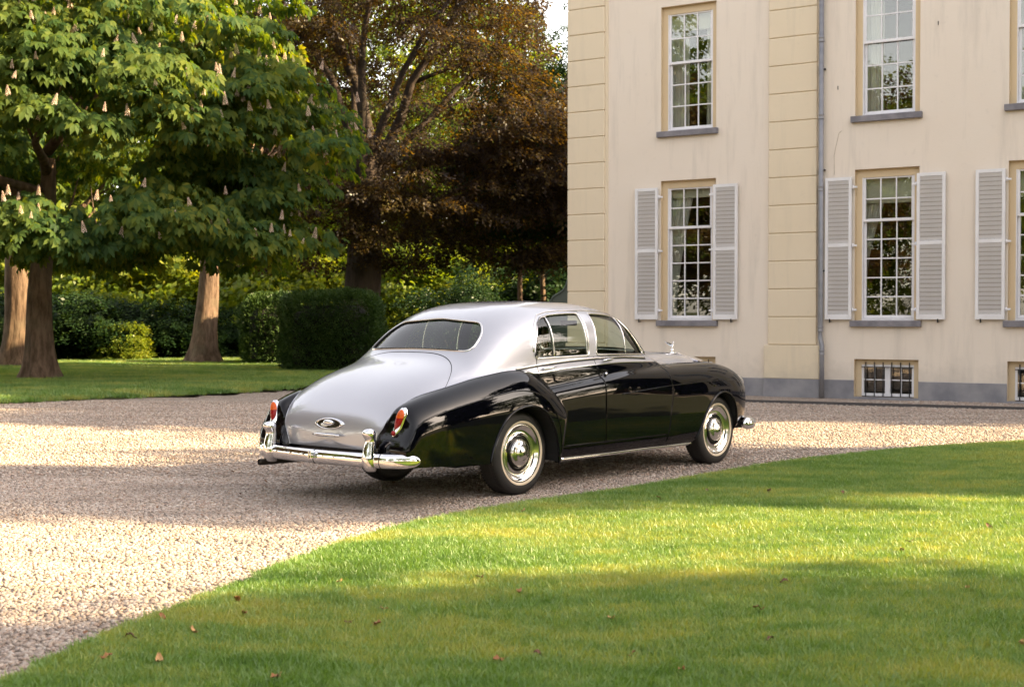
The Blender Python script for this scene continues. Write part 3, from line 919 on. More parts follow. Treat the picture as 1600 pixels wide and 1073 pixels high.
def leaflet(base, ang, L, W, droop, fold=.25):
    """one leaflet, base at radius `base`, lying in XY along angle ang"""
    ca, sa = math.cos(ang), math.sin(ang)
    def P(r, w, dz): return (r * ca - w * sa, r * sa + w * ca, dz)
    m = base + L * .62
    z = lambda r: -droop * r * r
    V = [P(base, 0, z(base)), P(m, W, z(m) + fold * W), P(m, 0, z(m)), P(m, -W, z(m) + fold * W), P(base + L, 0, z(base + L))]
    return V, [(0, 3, 2), (0, 2, 1), (2, 3, 4), (1, 2, 4)]
def palmate():
    V = []; F = []
    for ang, L in ((0, .225), (.62, .205), (-.62, .205), (1.22, .165), (-1.22, .165), (1.85, .105), (-1.85, .105)):
        v, f = leaflet(.012, ang, L, L * .235, 2.4)
        b = len(V); V += v; F += [tuple(b + i for i in q) for q in f]
    return np.array(V), np.array(F)
def spray(n, L, W, leafL, seed, zj=.05):
    """a flat twig carrying n small leaves: 2 triangles each"""
    r = np.random.default_rng(seed); V = []; F = []
    for i in range(n):
        t = (i + .5) / n
        x = L * t; y = r.uniform(-1, 1) * W * math.sin(math.pi * min(1, t * .8 + .15)); z = r.normal(0, zj) - .25 * x * x
        a = math.atan2(y, L * .35) + r.normal(0, .5); l = leafL * r.uniform(.75, 1.2); w = l * .30
        n_ = r.normal(0, .35, 2)
        d = np.array([math.cos(a), math.sin(a), n_[0] - .15]); d /= np.linalg.norm(d)
        s = np.array([-math.sin(a), math.cos(a), n_[1]]); s /= np.linalg.norm(s)
        p = np.array([x, y, z]); b = len(V)
        V += [p, p + d * l * .5 + s * w, p + d * l, p + d * l * .5 - s * w]
        F += [(b, b + 3, b + 2), (b, b + 2, b + 1)]
    return np.array(V), np.array(F)
def frames(out, up, r, roll=.5):
    """rotation matrices with X along out and Z near up"""
    x = out / np.linalg.norm(out, axis=1)[:, None]
    y = np.cross(up, x); y /= np.linalg.norm(y, axis=1)[:, None] + 1e-9
    z = np.cross(x, y)
    a = r.normal(0, roll, len(x))[:, None]
    y2 = np.cos(a) * y + np.sin(a) * z; z2 = -np.sin(a) * y + np.cos(a) * z
    return np.stack([x, y2, z2], 2)
def place(LV, LF, pos, R, s):
    V = np.einsum('nij,kj->nki', R, LV) * s[:, None, None] + pos[:, None, :]
    F = LF[None] + (np.arange(len(pos)) * len(LV))[:, None, None]
    return V.reshape(-1, 3), F.reshape(-1, LF.shape[1])
def merge(parts):
    b = 0; Vs = []; Fs = []
    for V, F in parts:
        Vs.append(V); Fs.append(F + b); b += len(V)
    return np.concatenate(Vs), np.concatenate(Fs)

def bough_points(r, center, radii, n_b, zmin, clump=(.9, 1.4), squash=.55, inner=.55, jitter=.12):
    """bough domes through the outer volume of an ellipsoid crown"""
    out = []
    while len(out) < n_b:
        d = r.normal(size=3); d /= np.linalg.norm(d)
        rad = r.uniform(inner, 1.0) ** .6
        p = np.array(center) + d * np.array(radii) * rad * (1 + r.normal(0, jitter))
        if p[2] < zmin: continue
        out.append((p, r.uniform(*clump)))
    return out
def dome_leaves(r, p, R, n, center, squash=.5, droop=.5):
    """leaf positions over the top and sides of one bough, and the way they face"""
    d = r.normal(size=(n, 3)); d[:, 2] = np.abs(d[:, 2]) * 1.0 - .25
    d /= np.linalg.norm(d, axis=1)[:, None]
    pos = p + d * np.array([R, R, R * squash]) * r.uniform(.72, 1.05, (n, 1))
    out = d.copy(); out[:, 2] *= .5
    rad = pos - np.array(center); rad[:, 2] = 0; rad /= np.linalg.norm(rad, axis=1)[:, None] + 1e-6
    out = out + rad * .6
    out[:, 2] = -.15 - droop * r.uniform(0, 1, n)
    return pos, out

def trunk_mesh(name, mat, parent, base_r, h, lean=(0, 0), flare=1.5, limbs=(), n=14, top_r=.5, seed=0):
    """tapered trunk with root flare and limbs: limbs = [(start height, azimuth, rise, length, radius)]"""
    r = np.random.default_rng(seed)
    b = MB()
    hs = [-.1, .05, .2, .45, .9, 1.6, h * .45, h * .7, h] if n <= 20 else [-.1, .04, .12, .22, .35, .55, .8, 1.1, 1.45, 1.8, 2.15, 2.5, 3.0, 3.6, h * .8, h]
    pts = []; rr = []
    for q in hs:
        t = max(q, 0) / h
        pts.append((lean[0] * t + .05 * math.sin(q * 1.3 + seed), lean[1] * t + .05 * math.cos(q * 1.1 + seed), q))
        rr.append(base_r * ((1 - t) + top_r * t) * (1 + (flare - 1) * math.exp(-max(q, 0) / .36)))
    # fluted section near the roots
    P = np.array(pts); V = []
    for i in range(len(P)):
        for k in range(n):
            a = 2 * math.pi * k / n
            fl = 1 + .16 * math.exp(-max(hs[i], 0) / .5) * math.sin(a * 5 + seed) + .04 * math.sin(a * 3 + hs[i]) + (.022 * math.sin(a * 11 + 1.3 * hs[i] + 2 * math.sin(2.1 * hs[i])) + .015 * math.sin(a * 17 - hs[i]) if n > 20 else 0)
            V.append((P[i][0] + rr[i] * fl * math.cos(a), P[i][1] + rr[i] * fl * math.sin(a), P[i][2]))
    b.add(V, [(i * n + k, i * n + (k + 1) % n, (i + 1) * n + (k + 1) % n, (i + 1) * n + k) for i in range(len(P) - 1) for k in range(n)], True)
    ends = []
    for (z0, az, rise, L, rad) in limbs:
        t = min(z0 / h, 1)
        p = np.array([lean[0] * t, lean[1] * t, z0]); pl = [p.copy()]
        d = np.array([math.cos(az) * math.cos(rise), math.sin(az) * math.cos(rise), math.sin(rise)])
        m = 7
        for i in range(m):
            d = d + r.normal(0, .10, 3); d[2] += .03; d /= np.linalg.norm(d)
            p = p + d * L / m; pl.append(p.copy())
        rl = np.linspace(rad, rad * .18, m + 1)
        b.tube(pl, list(rl), 8)
        for i in (3, 5):
            q = pl[i]; d2 = d + r.normal(0, .5, 3); d2 /= np.linalg.norm(d2)
            b.tube([q, q + d2 * L * .22, q + d2 * L * .38 + np.array([0, 0, .1 * L])], [rl[i] * .6, rl[i] * .35, rl[i] * .12], 6)
        ends.append(pl[-1])
    return b.build(name, mat, parent)

def cam_xy(P):
    """screen position (photo pixels) and depth of world points"""
    cs, sn = math.cos(PITCH), math.sin(PITCH)
    x, y, z = P[:, 0], P[:, 1], P[:, 2] - 1.48
    d = cs * y - sn * z; u = sn * y + cs * z
    return 800 + 2076 * x / d, 536.5 - 2076 * u / d, d

# ---------------------------------------------------------------- horse chestnuts
LV, LF = palmate()
LEAF = np_mesh('chestnut_leaf', LV, LF, M_CHEST)
r = np.random.default_rng(3)
def candle_mesh():
    V = []; F = []; q = np.random.default_rng(5)
    for i in range(46):
        t = i / 46; z = .03 + .21 * t; rad = .048 * (1 - t) ** .75 + .006; a = i * 2.4
        p = np.array([rad * math.cos(a), rad * math.sin(a), z]); s = .015 * (1 - .45 * t)
        o = p / np.linalg.norm(p * np.array([1, 1, .0001])) * np.array([1, 1, 0]); o = np.array([math.cos(a), math.sin(a), .5])
        t1 = np.array([-math.sin(a), math.cos(a), q.normal(0, .3)]); t2 = np.cross(o, t1)
        b = len(V)
        V += [p + t1 * s, p + t2 * s, p - t1 * s, p - t2 * s, p + o * s * .9]
        F += [(b, b + 1, b + 4), (b + 1, b + 2, b + 4), (b + 2, b + 3, b + 4), (b + 3, b, b + 4)]
    return np_mesh('flower_spike', V, np.array(F), M_PETAL)
CANDLE = candle_mesh()

def chestnut(loc, rad, h, center, radii, zmin, n_b, per, label, picks=0, candles=0, seed=1, limbs=None):
    r = np.random.default_rng(seed)
    root = empty('horse_chestnut_tree', (loc[0], loc[1], .03))
    tag(root, label, 'tree', 'horse chestnuts on the back lawn')
    L = limbs or [(h * .55 + .5 * i, 6.283 * i / 9 + seed, r.uniform(.15, .7), r.uniform(.55, .85) * radii[0], rad * .38) for i in range(9)]
    trunk_mesh('trunk', M_BARK, root, rad, h, (.2, .1), 1.65, L, 44, .45, seed)
    P = []; O = []
    for p, R in bough_points(r, center, radii, n_b, zmin, (.75, 1.35), .55, .62):
        a, o = dome_leaves(r, p, R, int(per * R), center, .48, 1.5); P.append(a); O.append(o)
    P = np.concatenate(P); O = np.concatenate(O)
    k = P[:, 2] > zmin - .5; P = P[k]; O = O[k]
    S = r.uniform(.70, 1.2, len(P))
    M = frames(O, np.tile([0, 0, 1.0], (len(P), 1)), r, .45)
    W = P + np.array([loc[0], loc[1], .03])
    px, py, d = cam_xy(W)
    vis = (px > -10) & (px < 640) & (py > -10) & (py < 480)
    order = np.argsort(np.where(vis, d, 1e6))
    single = order[:picks]
    rest = np.setdiff1d(np.arange(len(P)), single)
    V, F = place(LV, LF, P[rest], M[rest], S[rest])
    cr = obj('crown', np_mesh('crown', V, F, M_CHEST), root); cr['kind'] = 'stuff'
    for i in single:
        o = obj('leaf', LEAF, root)
        mt = Matrix([list(M[i][j] * S[i]) + [P[i][j]] for j in range(3)] + [[0, 0, 0, 1]])
        o.matrix_local = mt
    # flower spikes stand on the outer tops of the boughs
    if candles:
        out = np.linalg.norm((P - np.array(center)) / np.array(radii), axis=1)
        ok = np.where(vis & (W[:, 2] > 3.0) & (out > .74) & (d < np.percentile(d[vis], 60)))[0]
        r.shuffle(ok)
        chosen = []
        for i in ok:
            if all(abs(px[i] - px[j]) + abs(py[i] - py[j]) > 12 for j in chosen):
                chosen.append(i)
            if len(chosen) >= candles: break
        for i in chosen:
            o = obj('flower_spike', CANDLE, root, tuple(P[i] + np.array([0, -.12, .13]) + .20 * (P[i] - np.array(center)) / np.linalg.norm(P[i] - np.array(center))), (r.normal(0, .14), r.normal(0, .14), r.uniform(0, 6)))
            s = r.uniform(.6, 1.1); o.scale = (s * .9, s * .9, s * r.uniform(.9, 1.25))
    return root
chestnut((-11.06, 31.02), .34, 5.2, (.4, -.2, 5.3), (6.0, 5.0, 4.6), 2.75, 235, 92, 'flowering horse chestnut with the thick front trunk beside the drive', 300, 220, 2)
chestnut((-10.01, 43.26), .42, 6.0, (-2.6, -.5, 8.8), (4.8, 5.0, 4.6), 5.6, 100, 50, 'horse chestnut whose sunlit trunk stands between the clipped hedge and the front tree', 0, 0, 4)
chestnut((-14.76, 39.4), .44, 6.0, (-2.0, 0, 8.2), (5.2, 5.0, 4.6), 5.0, 100, 50, 'horse chestnut with a dark trunk behind the front tree, cut off by the picture edge', 0, 0, 6)

# ---------------------------------------------------------------- copper beech
def beech():
    loc = np.array([-5.75, 50.0, .03]); r = np.random.default_rng(11)
    root = empty('copper_beech_tree', tuple(loc))
    tag(root, 'huge copper beech with dark purple and bronze leaves behind the clipped hedges', 'tree')
    limbs = [(6.6, .2, 1.15, 9.5, 0.24), (6.8, 2.9, 1.2, 9.0, 0.22), (7.0, 1.4, 1.35, 10.5, 0.28), (6.4, .05, .85, 9.0, 0.17), (6.2, 3.3, .8, 8.5, 0.16), (5.9, -.5, .55, 8.0, 0.13), (6.9, 4.4, 1.25, 9.5, 0.21), (5.6, 3.0, .35, 7.0, 0.11), (5.2, .4, .25, 7.5, 0.12), (7.2, 5.4, 1.0, 9, 0.17), (7.0, 2.3, 1.0, 9, 0.17)]
    trunk_mesh('trunk', M_BARK_B, root, .74, 8.2, (.35, 0), 1.25, limbs, 44, .72, 3)
    center = np.array([2.6, .5, 10.2]); radii = np.array([9.4, 5.6, 9.0])
    sp = [spray(14, .55, .20, .115, k) for k in range(3)]
    parts = []
    bs = bough_points(r, center, radii, 560, 3.4, (.9, 1.6), .45, .45)
    # heavy low boughs towards the house
    for _ in range(54):
        p = np.array([r.uniform(1.2, 8.6), r.uniform(-3.6, -.5), 0]); p[2] = r.uniform(5.0, 9.2)
        bs.append((p, r.uniform(.9, 1.5)))
    for _ in range(26):
        p = np.array([r.uniform(-4.4, 1.2), r.uniform(-3.6, -1.5), r.uniform(3.9, 6.4)])
        bs.append((p, r.uniform(.7, 1.2)))
    P = []; O = []
    for p, R in bs:
        if r.uniform() < .18: continue
        a, o = dome_leaves(r, p, R, int(40 * R), center, .38)
        P.append(a); O.append(o)
    P = np.concatenate(P); O = np.concatenate(O)
    # leave the forked stem open to view
    u = P - np.array([.4, 0, 0])
    hole = (np.abs(u[:, 0] - .15) < 1.15) & (u[:, 1] < -1) & (u[:, 2] > 7.0) & (u[:, 2] < 10.6) & (r.uniform(size=len(P)) < .55)
    hole |= (np.abs(u[:, 0] + .3) < .9) & (u[:, 1] < 0) & (u[:, 2] < 3.5)
    hole |= (P[:, 0] > 6.9) & (P[:, 2] > 10.2)
    P = P[~hole]; O = O[~hole]
    for k in range(3):
        i = np.arange(len(P)) % 3 == k
        M = frames(O[i], np.tile([0, 0, 1.0], (i.sum(), 1)), r, .45)
        parts.append(place(*sp[k], P[i], M, r.uniform(.8, 1.3, i.sum())))
    V, F = merge(parts)
    obj('crown', np_mesh('crown', V, F, M_BEECH), root)['kind'] = 'stuff'
beech()

# ---------------------------------------------------------------- generic woodland trees
def crown_mesh(seed, center, radii, n_b, per, mat, leaf=.16, zmin=1.5, clump=(1.0, 1.8), n_leaf=14, squash=.5, L=.7):
    r = np.random.default_rng(seed)
    sp = [spray(n_leaf, L, L * .42, leaf, seed * 7 + k, .08) for k in range(2)]
    P = []; O = []
    for p, R in bough_points(r, center, radii, n_b, zmin, clump):
        a, o = dome_leaves(r, p, R, per, center, squash); P.append(a); O.append(o)
    P = np.concatenate(P); O = np.concatenate(O); parts = []
    for k in range(2):
        i = np.arange(len(P)) % 2 == k
        parts.append(place(*sp[k], P[i], frames(O[i], np.tile([0, 0, 1.0], (i.sum(), 1)), r, .5), r.uniform(.8, 1.35, i.sum())))
    V, F = merge(parts)
    return np_mesh('crown', V, F, mat)
PROTO = {}
def proto(kind):
    """trunk + crown meshes of one kind, made once"""
    if kind in PROTO: return PROTO[kind]
    if kind == 'broad':      # round headed lime-like tree
        cr = crown_mesh(21, (0, 0, 8.0), (5.2, 5.2, 6.5), 150, 24, M_GREEN, .2, 1.2)
        tr = ((.28, 7.0), M_BARK_B)
    elif kind == 'tall':
        cr = crown_mesh(22, (0, 0, 10.5), (4.4, 4.4, 8.2), 150, 24, M_GREEN, .2, 2.0)
        tr = ((.25, 9.0), M_BARK)
    elif kind == 'dark':
        cr = crown_mesh(23, (0, 0, 9.0), (3.8, 3.8, 8.5), 150, 24, M_DKGREEN, .17, 7.2)
        tr = ((.21, 10.0), M_BARK)
    elif kind == 'copper':
        cr = crown_mesh(24, (0, 0, 8.0), (5.5, 5.0, 6.5), 150, 24, M_BEECH, .18, 1.2)
        tr = ((.30, 7.0), M_BARK_B)
    elif kind == 'cedar':    # bare stem under a flat spreading head
        cr = crown_mesh(26, (0, 0, 11.0), (3.3, 3.3, 1.9), 90, 30, M_DKGREEN, .2, 8.9, (.7, 1.2), 14, .35)
        tr = ((.32, 11.0), M_BARK)
    elif kind == 'column':   # dense and leafy to the ground
        cr = crown_mesh(25, (0, 0, 5.5), (2.9, 2.9, 6.0), 210, 30, M_DKGREEN, .22, .3, (.8, 1.3))
        tr = ((.30, 8.5), M_BARK_B)
    t = empty('tree_maker'); lim = [(tr[0][1] * ((.35 if kind != 'dark' else .72) + (.06 if kind != 'dark' else .03) * i), i * 2.4, .45 + .08 * (i % 4), 3.6, .09) for i in range(9)]
    to = trunk_mesh('trunk', tr[1], None, tr[0][0], tr[0][1], (.2, .1), 1.4, lim, 12, .35, len(PROTO) + 5)
    PROTO[kind] = (to.data, cr)
    bpy.data.objects.remove(to); bpy.data.objects.remove(t)
    return PROTO[kind]
def tree(kind, x, y, s, rz, label, group, z=0.0, name=None, sz=None):
    tm, cm = proto(kind)
    root = empty(name or {'broad': 'broadleaf_tree', 'tall': 'broadleaf_tree', 'dark': 'evergreen_tree', 'copper': 'copper_beech_tree', 'column': 'shade_caster_tree', 'cedar': 'shade_caster_cedar'}[kind], (x, y, z), rz)
    root.scale = (s, s, sz or s)
    tag(root, label, 'tree', group)
    obj('trunk', tm, root); obj('crown', cm, root)['kind'] = 'stuff'
    return root
BG = 'woodland trees behind the back lawn'
WL = {'broad': 'bright green broadleaf tree in the wood behind the back lawn', 'tall': 'tall green broadleaf tree in the wood behind the back lawn', 'dark': 'dark evergreen with a slim bare trunk behind the copper beech', 'copper': 'smaller copper leaved tree in the wood behind the back lawn'}
for (k, x, y, s, rz) in [('tall', -34, 74, 1.1, 0), ('broad', -27, 70, 1.0, 1), ('tall', -20, 75, 1.15, 2), ('broad', -14, 71, .95, 3.1), ('tall', -7.5, 75, 1.15, 4.2), ('broad', -2.0, 70, .9, 5), ('broad', 10, 70, 1.0, 1.7),
                       ('broad', -32, 86, 1.3, 2.2), ('broad', -17, 88, 1.35, 3.0), ('tall', -3, 90, 1.3, .3), ('broad', 9, 88, 1.3, 1.1), ('tall', 20, 84, 1.2, 2.6)]:
    tree(k, x, y, s, rz, WL[k], BG)
for (x, y, s, rz, lb) in [(.33, 54.5, .66, 1.0, 'dark evergreen with a slim bare trunk, the farther of two from the house corner'), (1.36, 55.5, .68, 2.0, 'dark evergreen with a slim bare trunk close beside the house corner'), (3.6, 53.5, .72, .2, 'dark evergreen almost hidden behind the house corner')]:
    tree('dark', x, y, s, rz, lb, 'dark evergreens at the house corner')

# ---------------------------------------------------------------- clipped yews, shrubs
def hedge(x, y, wx, wy, h, rz, label, n, seed):
    root = empty('clipped_yew_hedge', (x, y, .04), rz)
    tag(root, label, 'hedge', 'clipped yew blocks on the back lawn')
    r = np.random.default_rng(seed)
    sp = spray(9, .15, .06, .055, seed, .025)
    # points on a box with soft corners
    c = np.array([wx / 2, wy / 2, h / 2])
    d = r.normal(size=(n, 3)); d /= np.abs(d).max(1)[:, None]
    q = d + r.uniform(-1, 1, (n, 3)) * (np.abs(d) < .999) * 0
    ln = (np.abs(d) ** 5.5).sum(1) ** (1 / 5.5)
    pos = d / ln[:, None] * c
    nrm = np.sign(d) * np.abs(d) ** 4.5; nrm /= np.linalg.norm(nrm, axis=1)[:, None]
    lump = .05 * np.sin(pos[:, 0] * 4.1 + pos[:, 2] * 3) * np.sin(pos[:, 1] * 3.7 + 1) + .04 * np.sin(pos[:, 2] * 5.3 + pos[:, 0] * 2.1)
    pos = pos + nrm * (lump + r.normal(0, .028, n))[:, None]
    pos[:, 2] += h / 2
    k = pos[:, 2] > .02; pos = pos[k]; nrm = nrm[k]
    out = nrm + r.normal(0, .55, nrm.shape); out[:, 2] += .35
    V, F = place(*sp, pos, frames(out, np.tile([.1, .2, 1.0], (len(pos), 1)), r, 1.2), r.uniform(.8, 1.4, len(pos)))
    obj('foliage', np_mesh('foliage', V, F, M_YEW), root)['kind'] = 'stuff'
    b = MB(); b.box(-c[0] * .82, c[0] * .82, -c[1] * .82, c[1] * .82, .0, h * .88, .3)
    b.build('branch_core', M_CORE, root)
hedge(-4.98, 36.9, 2.42, 2.3, 2.06, -.05, 'large clipped yew block nearest the car', 9000, 1)
hedge(-7.65, 42.4, 1.55, 2.2, 2.1, .05, 'smaller clipped yew block half hidden behind the larger one', 6500, 2)

SHR = {}
def shrub(kind, x, y, s, rz, label, group=None, sz=None, name='shrub'):
    if kind not in SHR:
        if kind == 'dark': SHR[kind] = crown_mesh(41, (0, 0, 1.0), (1.7, 1.5, 1.35), 46, 34, M_DKGREEN, .14, .1, (.4, .75), 12, .6, .4)
        if kind == 'green': SHR[kind] = crown_mesh(42, (0, 0, 1.0), (1.6, 1.5, 1.4), 46, 30, M_SUNNY, .14, .1, (.4, .75), 12, .6, .4)
        if kind == 'round': SHR[kind] = crown_mesh(43, (0, 0, .9), (1.15, 1.15, 1.5), 60, 34, M_DKGREEN, .07, .1, (.35, .5), 14, .6, .25)
    root = empty(name, (x, y, .02), rz); root.scale = (s, s, sz or s)
    tag(root, label, 'shrub', group)
    obj('foliage', SHR[kind], root)['kind'] = 'stuff'
    bm_ = MB()
    for i in range(5):
        a = i * 1.3
        bm_.tube([(0, 0, -.05), (.25 * math.cos(a), .25 * math.sin(a), .6), (.6 * math.cos(a), .6 * math.sin(a), 1.4)], [.04, .03, .012], 6)
    bm_.build('stem', M_BARK_B, root)
SG = 'shrubs along the edge of the wood'
for (k, x, y, s, rz, lb) in [('dark', -18.6, 47.0, .95, 0, None), ('dark', -16.4, 46.2, 1.0, 1, 'dark evergreen shrub directly behind the thick front chestnut trunk'), ('dark', -14.3, 46.6, .95, 2, 'dark evergreen shrub midway between the front trunk and the sunlit trunk'), ('dark', -12.6, 47.4, .88, 2.8, 'dark evergreen shrub close beside the sunlit chestnut trunk, towards the front trunk'), ('dark', -10.9, 48.2, .80, 4, 'low dark evergreen shrub right behind the sunlit chestnut trunk'), ('dark', -22, 48, 1.3, 3, None),
                       ('green', -25, 63, 2.3, .6, None), ('green', -17.5, 64, 2.4, .4, 'sunlit yellow green shrub glimpsed between the front chestnut and the sunlit trunk'), ('green', -11.0, 62.5, 2.0, 1.6, 'sunlit yellow green shrub showing above the smaller yew block'), ('green', -5.0, 63.5, 2.1, .9, 'sunlit yellow green shrub on the house side of the beech trunk'), ('green', -21, 69, 3.0, 5, 'tall lit shrub far back above the dark shrubs near the front chestnut trunk'), ('green', -14, 70, 3.0, 2.2, 'tall lit shrub far back beside the sunlit chestnut trunk'), ('green', -7.8, 69, 2.8, 3.7, 'tall lit shrub far back right behind the beech trunk'), ('green', -1.0, 70, 2.8, 1.2, 'tall lit shrub far back above the rounded bush and the car roof'),
                       ('dark', .9, 59.5, 1.7, .1, 'dark shrub behind the car roof beside the slim bare trunks'), ('dark', 3.6, 58.5, 1.8, 1.2, None),
                       ('green', -9.6, 54.0, .9, 4.4, 'light green shrub in the gap between the sunlit trunk and the smaller yew block'), ('green', -13.4, 45.6, .55, 2.2, 'small light green shrub in front of the dark shrubs between the chestnut trunks'), ('green', -15.8, 50.5, 1.05, 1.0, 'leafy light green shrub rising behind the dark shrubs beside the front trunk')]:
    shrub(k, x, y, s, rz, lb or {'green': 'sunlit light green shrub along the edge of the wood', 'dark': 'dark evergreen shrub along the edge of the wood'}[k], SG)
shrub('round', -1.75, 41.0, 1.12, .4, 'rounded dark green bush behind the roof of the car', None, 1.12, 'round_bush')

# far wood as one mass behind the single trees
def far_wood():
    r = np.random.default_rng(77); P = []; O = []
    for i in range(170):
        x = r.uniform(-75, 60); y = 104 + .08 * abs(x) + r.uniform(-5, 9); z = r.uniform(.5, 17); R = r.uniform(2.2, 4.0)
        a, o = dome_leaves(r, np.array([x, y, z]), R, 30, (0, 140, 0), .6); P.append(a); O.append(o)
    P = np.concatenate(P); O = np.concatenate(O)
    sp = spray(12, 1.8, .8, .6, 3, .2)
    V, F = place(*sp, P, frames(O, np.tile([0, 0, 1.0], (len(P), 1)), r, .5), r.uniform(.9, 1.5, len(P)))
    tag(obj('far_wood', np_mesh('far_wood', V, F, M_GREEN)), kind='stuff')
far_wood()

# scrolled end of the painted garden screen behind the house corner
g = empty('garden_screen', (1.62, 35.6, 0), -.1)
tag(g, 'grey green painted garden screen with a scrolled top beside the house corner', 'screen')
prof = [(-.62, 0), (-.62, 1.75), (-.60, 1.95), (-.50, 2.10), (-.36, 2.18), (-.24, 2.26), (-.16, 2.40), (-.10, 2.62), (-.05, 2.72), (2.2, 2.72), (2.2, 0)]
V = [(x, y, z) for y in (-.06, .06) for x, z in prof]; n = len(prof)
M_SCREEN = pbr('screen_paint', (.10, .12, .105), .5)
MB().add(V, [tuple(range(n)), tuple(reversed(range(n, 2 * n)))] + [(i, n + i, n + (i + 1) % n, (i + 1) % n) for i in range(n)]).build('panel', M_SCREEN, g)
MB().tube([(x, -.07, z) for x, z in prof[1:10]], .028, 8).build('moulding', M_SCREEN, g)

# ---------------------------------------------------------------- trees outside the frame: they shade the lawn and mirror in glass and paint
SH = 'unseen evergreens placed to shade the lawn'
for (x, y, s, rz, sz) in BLOCKERS:
    tree('column', x, y, s, rz, 'unseen dense evergreen placed to shade the lawn from the right side', SH, sz=sz)
for (x, y, s, sz, rz) in CEDARS:
    tree('cedar', x, y, s, rz, 'unseen flat topped cedar placed to shade the drive', 'unseen cedars placed to shade the drive', sz=sz)
LG = 'park trees on the left side of the drive'
for (k, x, y, s, rz) in LEFT_TREES:
    tree(k, x, y, s, rz, 'park tree standing on the left side of the drive', LG)
RG = 'park trees far behind the lawn'
for (k, x, y, s, rz) in REAR_TREES:
    tree(k, x, y, s, rz, 'park tree standing far behind the front lawn', RG)
for (k, x, y, s, rz) in HOUSE_TREES:
    tree(k, x, y, s, rz, 'unseen broadleaf tree behind the house placed to shade the beech', 'unseen trees placed to shade the beech')
# ================================================================ the car
CAR_F = np.array([0.644, 0.765]); CAR_F /= np.linalg.norm(CAR_F)
CAR_R = np.array([CAR_F[1], -CAR_F[0]])
CAR_O = np.array([0.016, 11.19]) - 0.80 * CAR_R
car = empty('vintage_saloon_car', (CAR_O[0], CAR_O[1], 0.0), math.atan2(CAR_F[1], CAR_F[0]))
tag(car, 'vintage silver over black saloon car parked on the gravel drive', 'car')

M_BLACK = pbr('car_black_paint', (0.0015, 0.0015, 0.003), 0.012, spec=0.5, ior=1.40)
M_SILVER = pbr('car_silver_paint', (0.44, 0.445, 0.49), 0.30, metal=0.5, spec=0.4, coat=1.0, coat_rough=0.015)
M_CHROME = pbr('car_chrome', (0.82, 0.82, 0.84), 0.04, metal=1.0)
M_CHROME_B = pbr('car_brushed_chrome', (0.72, 0.70, 0.69), 0.16, metal=1.0)
M_CHROME_H = pbr('car_wheel_chrome', (0.80, 0.79, 0.78), 0.13, metal=1.0)
M_TYRE = pbr('car_tyre_rubber', (0.012, 0.011, 0.011), 0.62, bump_scale=260, bump_d=0.001)
M_CREAM = pbr('car_whitewall_band', (0.62, 0.52, 0.38), 0.5)
M_DARK = pbr('car_dark_underside', (0.006, 0.006, 0.006), 0.8)
M_RUBBER = pbr('car_seal_rubber', (0.01, 0.01, 0.01), 0.5)
M_SEAT = pbr('car_seat_leather', (0.20, 0.19, 0.14), 0.45, bump_scale=90, bump_d=0.001)
M_LINING = pbr('car_roof_lining', (0.16, 0.14, 0.11), 0.9)
M_WOOD = pbr('car_walnut_trim', (0.10, 0.04, 0.015), 0.25, coat=0.8)
M_GLASS = glass_mat('car_window_glass', (0.80, 0.86, 0.80), .06)
M_GLASS_R = glass_mat('car_rear_glass', (0.66, 0.78, 0.74), .09)
M_AMBER = pbr('car_lamp_amber', (0.60, 0.095, 0.006), 0.22, spec=0.35)
M_RED = pbr('car_lamp_red', (0.25, 0.004, 0.006), 0.22, spec=0.35)
M_CLEAR = pbr('car_lamp_clear', (0.8, 0.8, 0.75), 0.08, spec=0.6, coat=1.0)

XT = np.arange(-2.2, 4.6, 0.002)
def spl(pts, sig=0.05):
    P = np.array(pts, float)
    x, y = P[:, 0], P[:, 1]
    h = np.diff(x); d = np.diff(y) / h
    m = np.zeros(len(x))
    for i in range(1, len(x) - 1):
        if d[i - 1] * d[i] > 0:
            w1, w2 = 2 * h[i] + h[i - 1], h[i] + 2 * h[i - 1]
            m[i] = (w1 + w2) / (w1 / d[i - 1] + w2 / d[i])
    m[0], m[-1] = d[0], d[-1]
    k = np.clip(np.searchsorted(x, XT) - 1, 0, len(x) - 2)
    t = np.clip((XT - x[k]) / h[k], 0, 1)
    Y = (1 + 2 * t) * (1 - t) ** 2 * y[k] + t * (1 - t) ** 2 * h[k] * m[k] + t * t * (3 - 2 * t) * y[k + 1] + t * t * (t - 1) * h[k] * m[k + 1]
    if sig > 0:
        n = int(4 * sig / 0.002)
        g = np.exp(-0.5 * (np.arange(-n, n + 1) * 0.002 / sig) ** 2); g /= g.sum()
        Y = np.convolve(np.pad(Y, n, mode='edge'), g, mode='valid')
    return lambda q: np.interp(q, XT, Y)

def tubef(x, y, z, c):
    yc, a, zm, zt, zb = c['yc'](x), c['a'](x), c['zm'](x), c['zt'](x), c['zb'](x)
    up = z > zm
    b = np.where(up, np.maximum(zt - zm, 0.01), np.maximum(zm - zb, 0.01))
    n = np.where(up, c['nu'](x), c['nl'](x))
    if 'inner' in c:        # the wing thins towards its top on the boot side
        k = .5 * c['inner'](x) * np.clip((z - .45) / .30, 0, 1)
        sd_ = .5 - .5 * np.tanh((y - yc) / .03)
        a = a * (1 - k * sd_)
    u = np.abs(y - yc) / np.maximum(a, 0.01) + 1e-6
    v = np.abs(z - zm) / b + 1e-6
    r = (u ** n + v ** n) ** (1 / n)
    gu = (u / r) ** (n - 1) / np.maximum(a, 0.01)
    gv = (v / r) ** (n - 1) / b
    return (r - 1) / np.sqrt(gu * gu + gv * gv + 1e-9)

